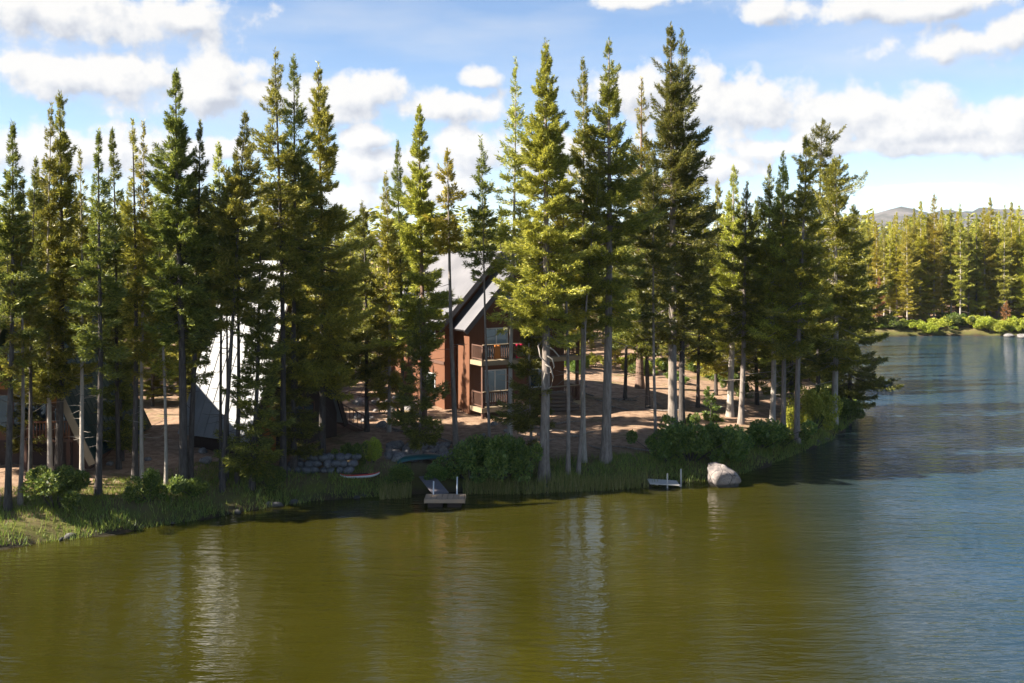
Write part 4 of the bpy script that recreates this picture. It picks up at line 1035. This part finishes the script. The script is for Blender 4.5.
# a few clouds elsewhere in the sky, for the reflections and other views
big = grp.nodes.new('ShaderNodeTexNoise'); big.inputs['Scale'].default_value = .06; big.inputs['Detail'].default_value = 3
L(grp, gi.outputs[0], big.inputs['Vector'])
sep = grp.nodes.new('ShaderNodeSeparateXYZ'); L(grp, gi.outputs[0], sep.inputs[0])
out_ = mathn(grp, 'MULTIPLY', mathn(grp, 'SUBTRACT', mathn(grp, 'ABSOLUTE', sep.outputs[0]), 32.0), .2, clamp=True)
hi_ = mathn(grp, 'MULTIPLY', mathn(grp, 'SUBTRACT', sep.outputs[1], 17.0), .2, clamp=True)
oth = mathn(grp, 'MULTIPLY', mathn(grp, 'SUBTRACT', big.outputs['Fac'], .72), 7.0)
oth = mathn(grp, 'ADD', mathn(grp, 'MULTIPLY', mathn(grp, 'ADD', oth, 1.6), mathn(grp, 'MAXIMUM', out_, hi_)), -1.6)
acc = mathn(grp, 'MAXIMUM', acc, oth)
fld = mathn(grp, 'ADD', acc, mathn(grp, 'MULTIPLY', mathn(grp, 'SUBTRACT', nn.outputs['Fac'], .5), 2.6))
L(grp, fld, go.inputs[0])
tc = nt.nodes.new('ShaderNodeTexCoord'); sx = nt.nodes.new('ShaderNodeSeparateXYZ'); L(nt, tc.outputs['Generated'], sx.inputs[0])
azn = mathn(nt, 'MULTIPLY', mathn(nt, 'ARCTAN2', sx.outputs[0], sx.outputs[1]), 180 / PI)
eln = mathn(nt, 'MULTIPLY', mathn(nt, 'ARCSINE', sx.outputs[2]), 180 / PI)
cv = nt.nodes.new('ShaderNodeCombineXYZ'); L(nt, azn, cv.inputs[0]); L(nt, eln, cv.inputs[1])
def field(off):
    a_ = nt.nodes.new('ShaderNodeVectorMath'); a_.operation = 'ADD'; L(nt, cv.outputs[0], a_.inputs[0]); a_.inputs[1].default_value = off
    g_ = nt.nodes.new('ShaderNodeGroup'); g_.node_tree = grp; L(nt, a_.outputs[0], g_.inputs[0]); return g_.outputs[0]
f0 = field((0, 0, 0)); f1 = field((-.55, .75, 0))
dens = nt.nodes.new('ShaderNodeMapRange'); dens.interpolation_type = 'SMOOTHSTEP'; dens.inputs['From Min'].default_value = -.16; dens.inputs['From Max'].default_value = .42
L(nt, f0, dens.inputs['Value'])
# thin high veil
veil = nt.nodes.new('ShaderNodeTexNoise'); veil.inputs['Scale'].default_value = 1.0; veil.inputs['Detail'].default_value = 5
vm = nt.nodes.new('ShaderNodeVectorMath'); vm.operation = 'MULTIPLY'; L(nt, cv.outputs[0], vm.inputs[0]); vm.inputs[1].default_value = (.07, .30, 1)
L(nt, vm.outputs[0], veil.inputs['Vector'])
vf = ramp(nt, veil.outputs['Fac'], [(.42, (.0, .0, .0)), (.72, (.55,) * 3)])
shade = mathn(nt, 'MULTIPLY_ADD', mathn(nt, 'SUBTRACT', f0, f1), .85, .62, clamp=True)
ccol = ramp(nt, shade, [(.0, (2.8, 3.0, 3.45)), (.45, (4.0, 4.1, 4.3)), (.85, (4.95, 4.9, 4.8))])
vf = mathn(nt, 'MULTIPLY', vf, mathn(nt, 'SUBTRACT', 1.0, mathn(nt, 'MULTIPLY', mathn(nt, 'SUBTRACT', eln, 15.0), .09, clamp=True)))
skyc = mixc(nt, vf, sky.outputs[0], (3.9, 4.2, 4.6))
SKYMUL = 1.0
full = mixc(nt, dens.outputs[0], skyc, ccol)
bg = nt.nodes.new('ShaderNodeBackground'); bg.inputs['Strength'].default_value = .051; L(nt, full, bg.inputs['Color'])
ow = nt.nodes.new('ShaderNodeOutputWorld'); L(nt, bg.outputs[0], ow.inputs[0])

# ------------------------------------------------------------------ camera
cam = bpy.data.cameras.new('camera'); co = bpy.data.objects.new('camera', cam); COL.objects.link(co)
co.location = (0, 0, CH); co.rotation_euler = (R(90), 0, 0)
cam.sensor_width = 36; cam.lens = 36 * FPX / 1024; cam.shift_y = -(341.5 - HZ) / 1024
cam.clip_start = .5; cam.clip_end = 20000
S.camera = co
S.view_settings.view_transform = 'Standard'; S.view_settings.look = 'None'; S.view_settings.exposure = 1.95; S.view_settings.gamma = 1
S.view_settings.use_curve_mapping = False
S.cycles.max_bounces = 5; S.cycles.diffuse_bounces = 2; S.cycles.glossy_bounces = 3; S.cycles.transmission_bounces = 3; S.cycles.transparent_max_bounces = 4
S.cycles.use_denoising = True
S.cycles.sample_clamp_indirect = 4
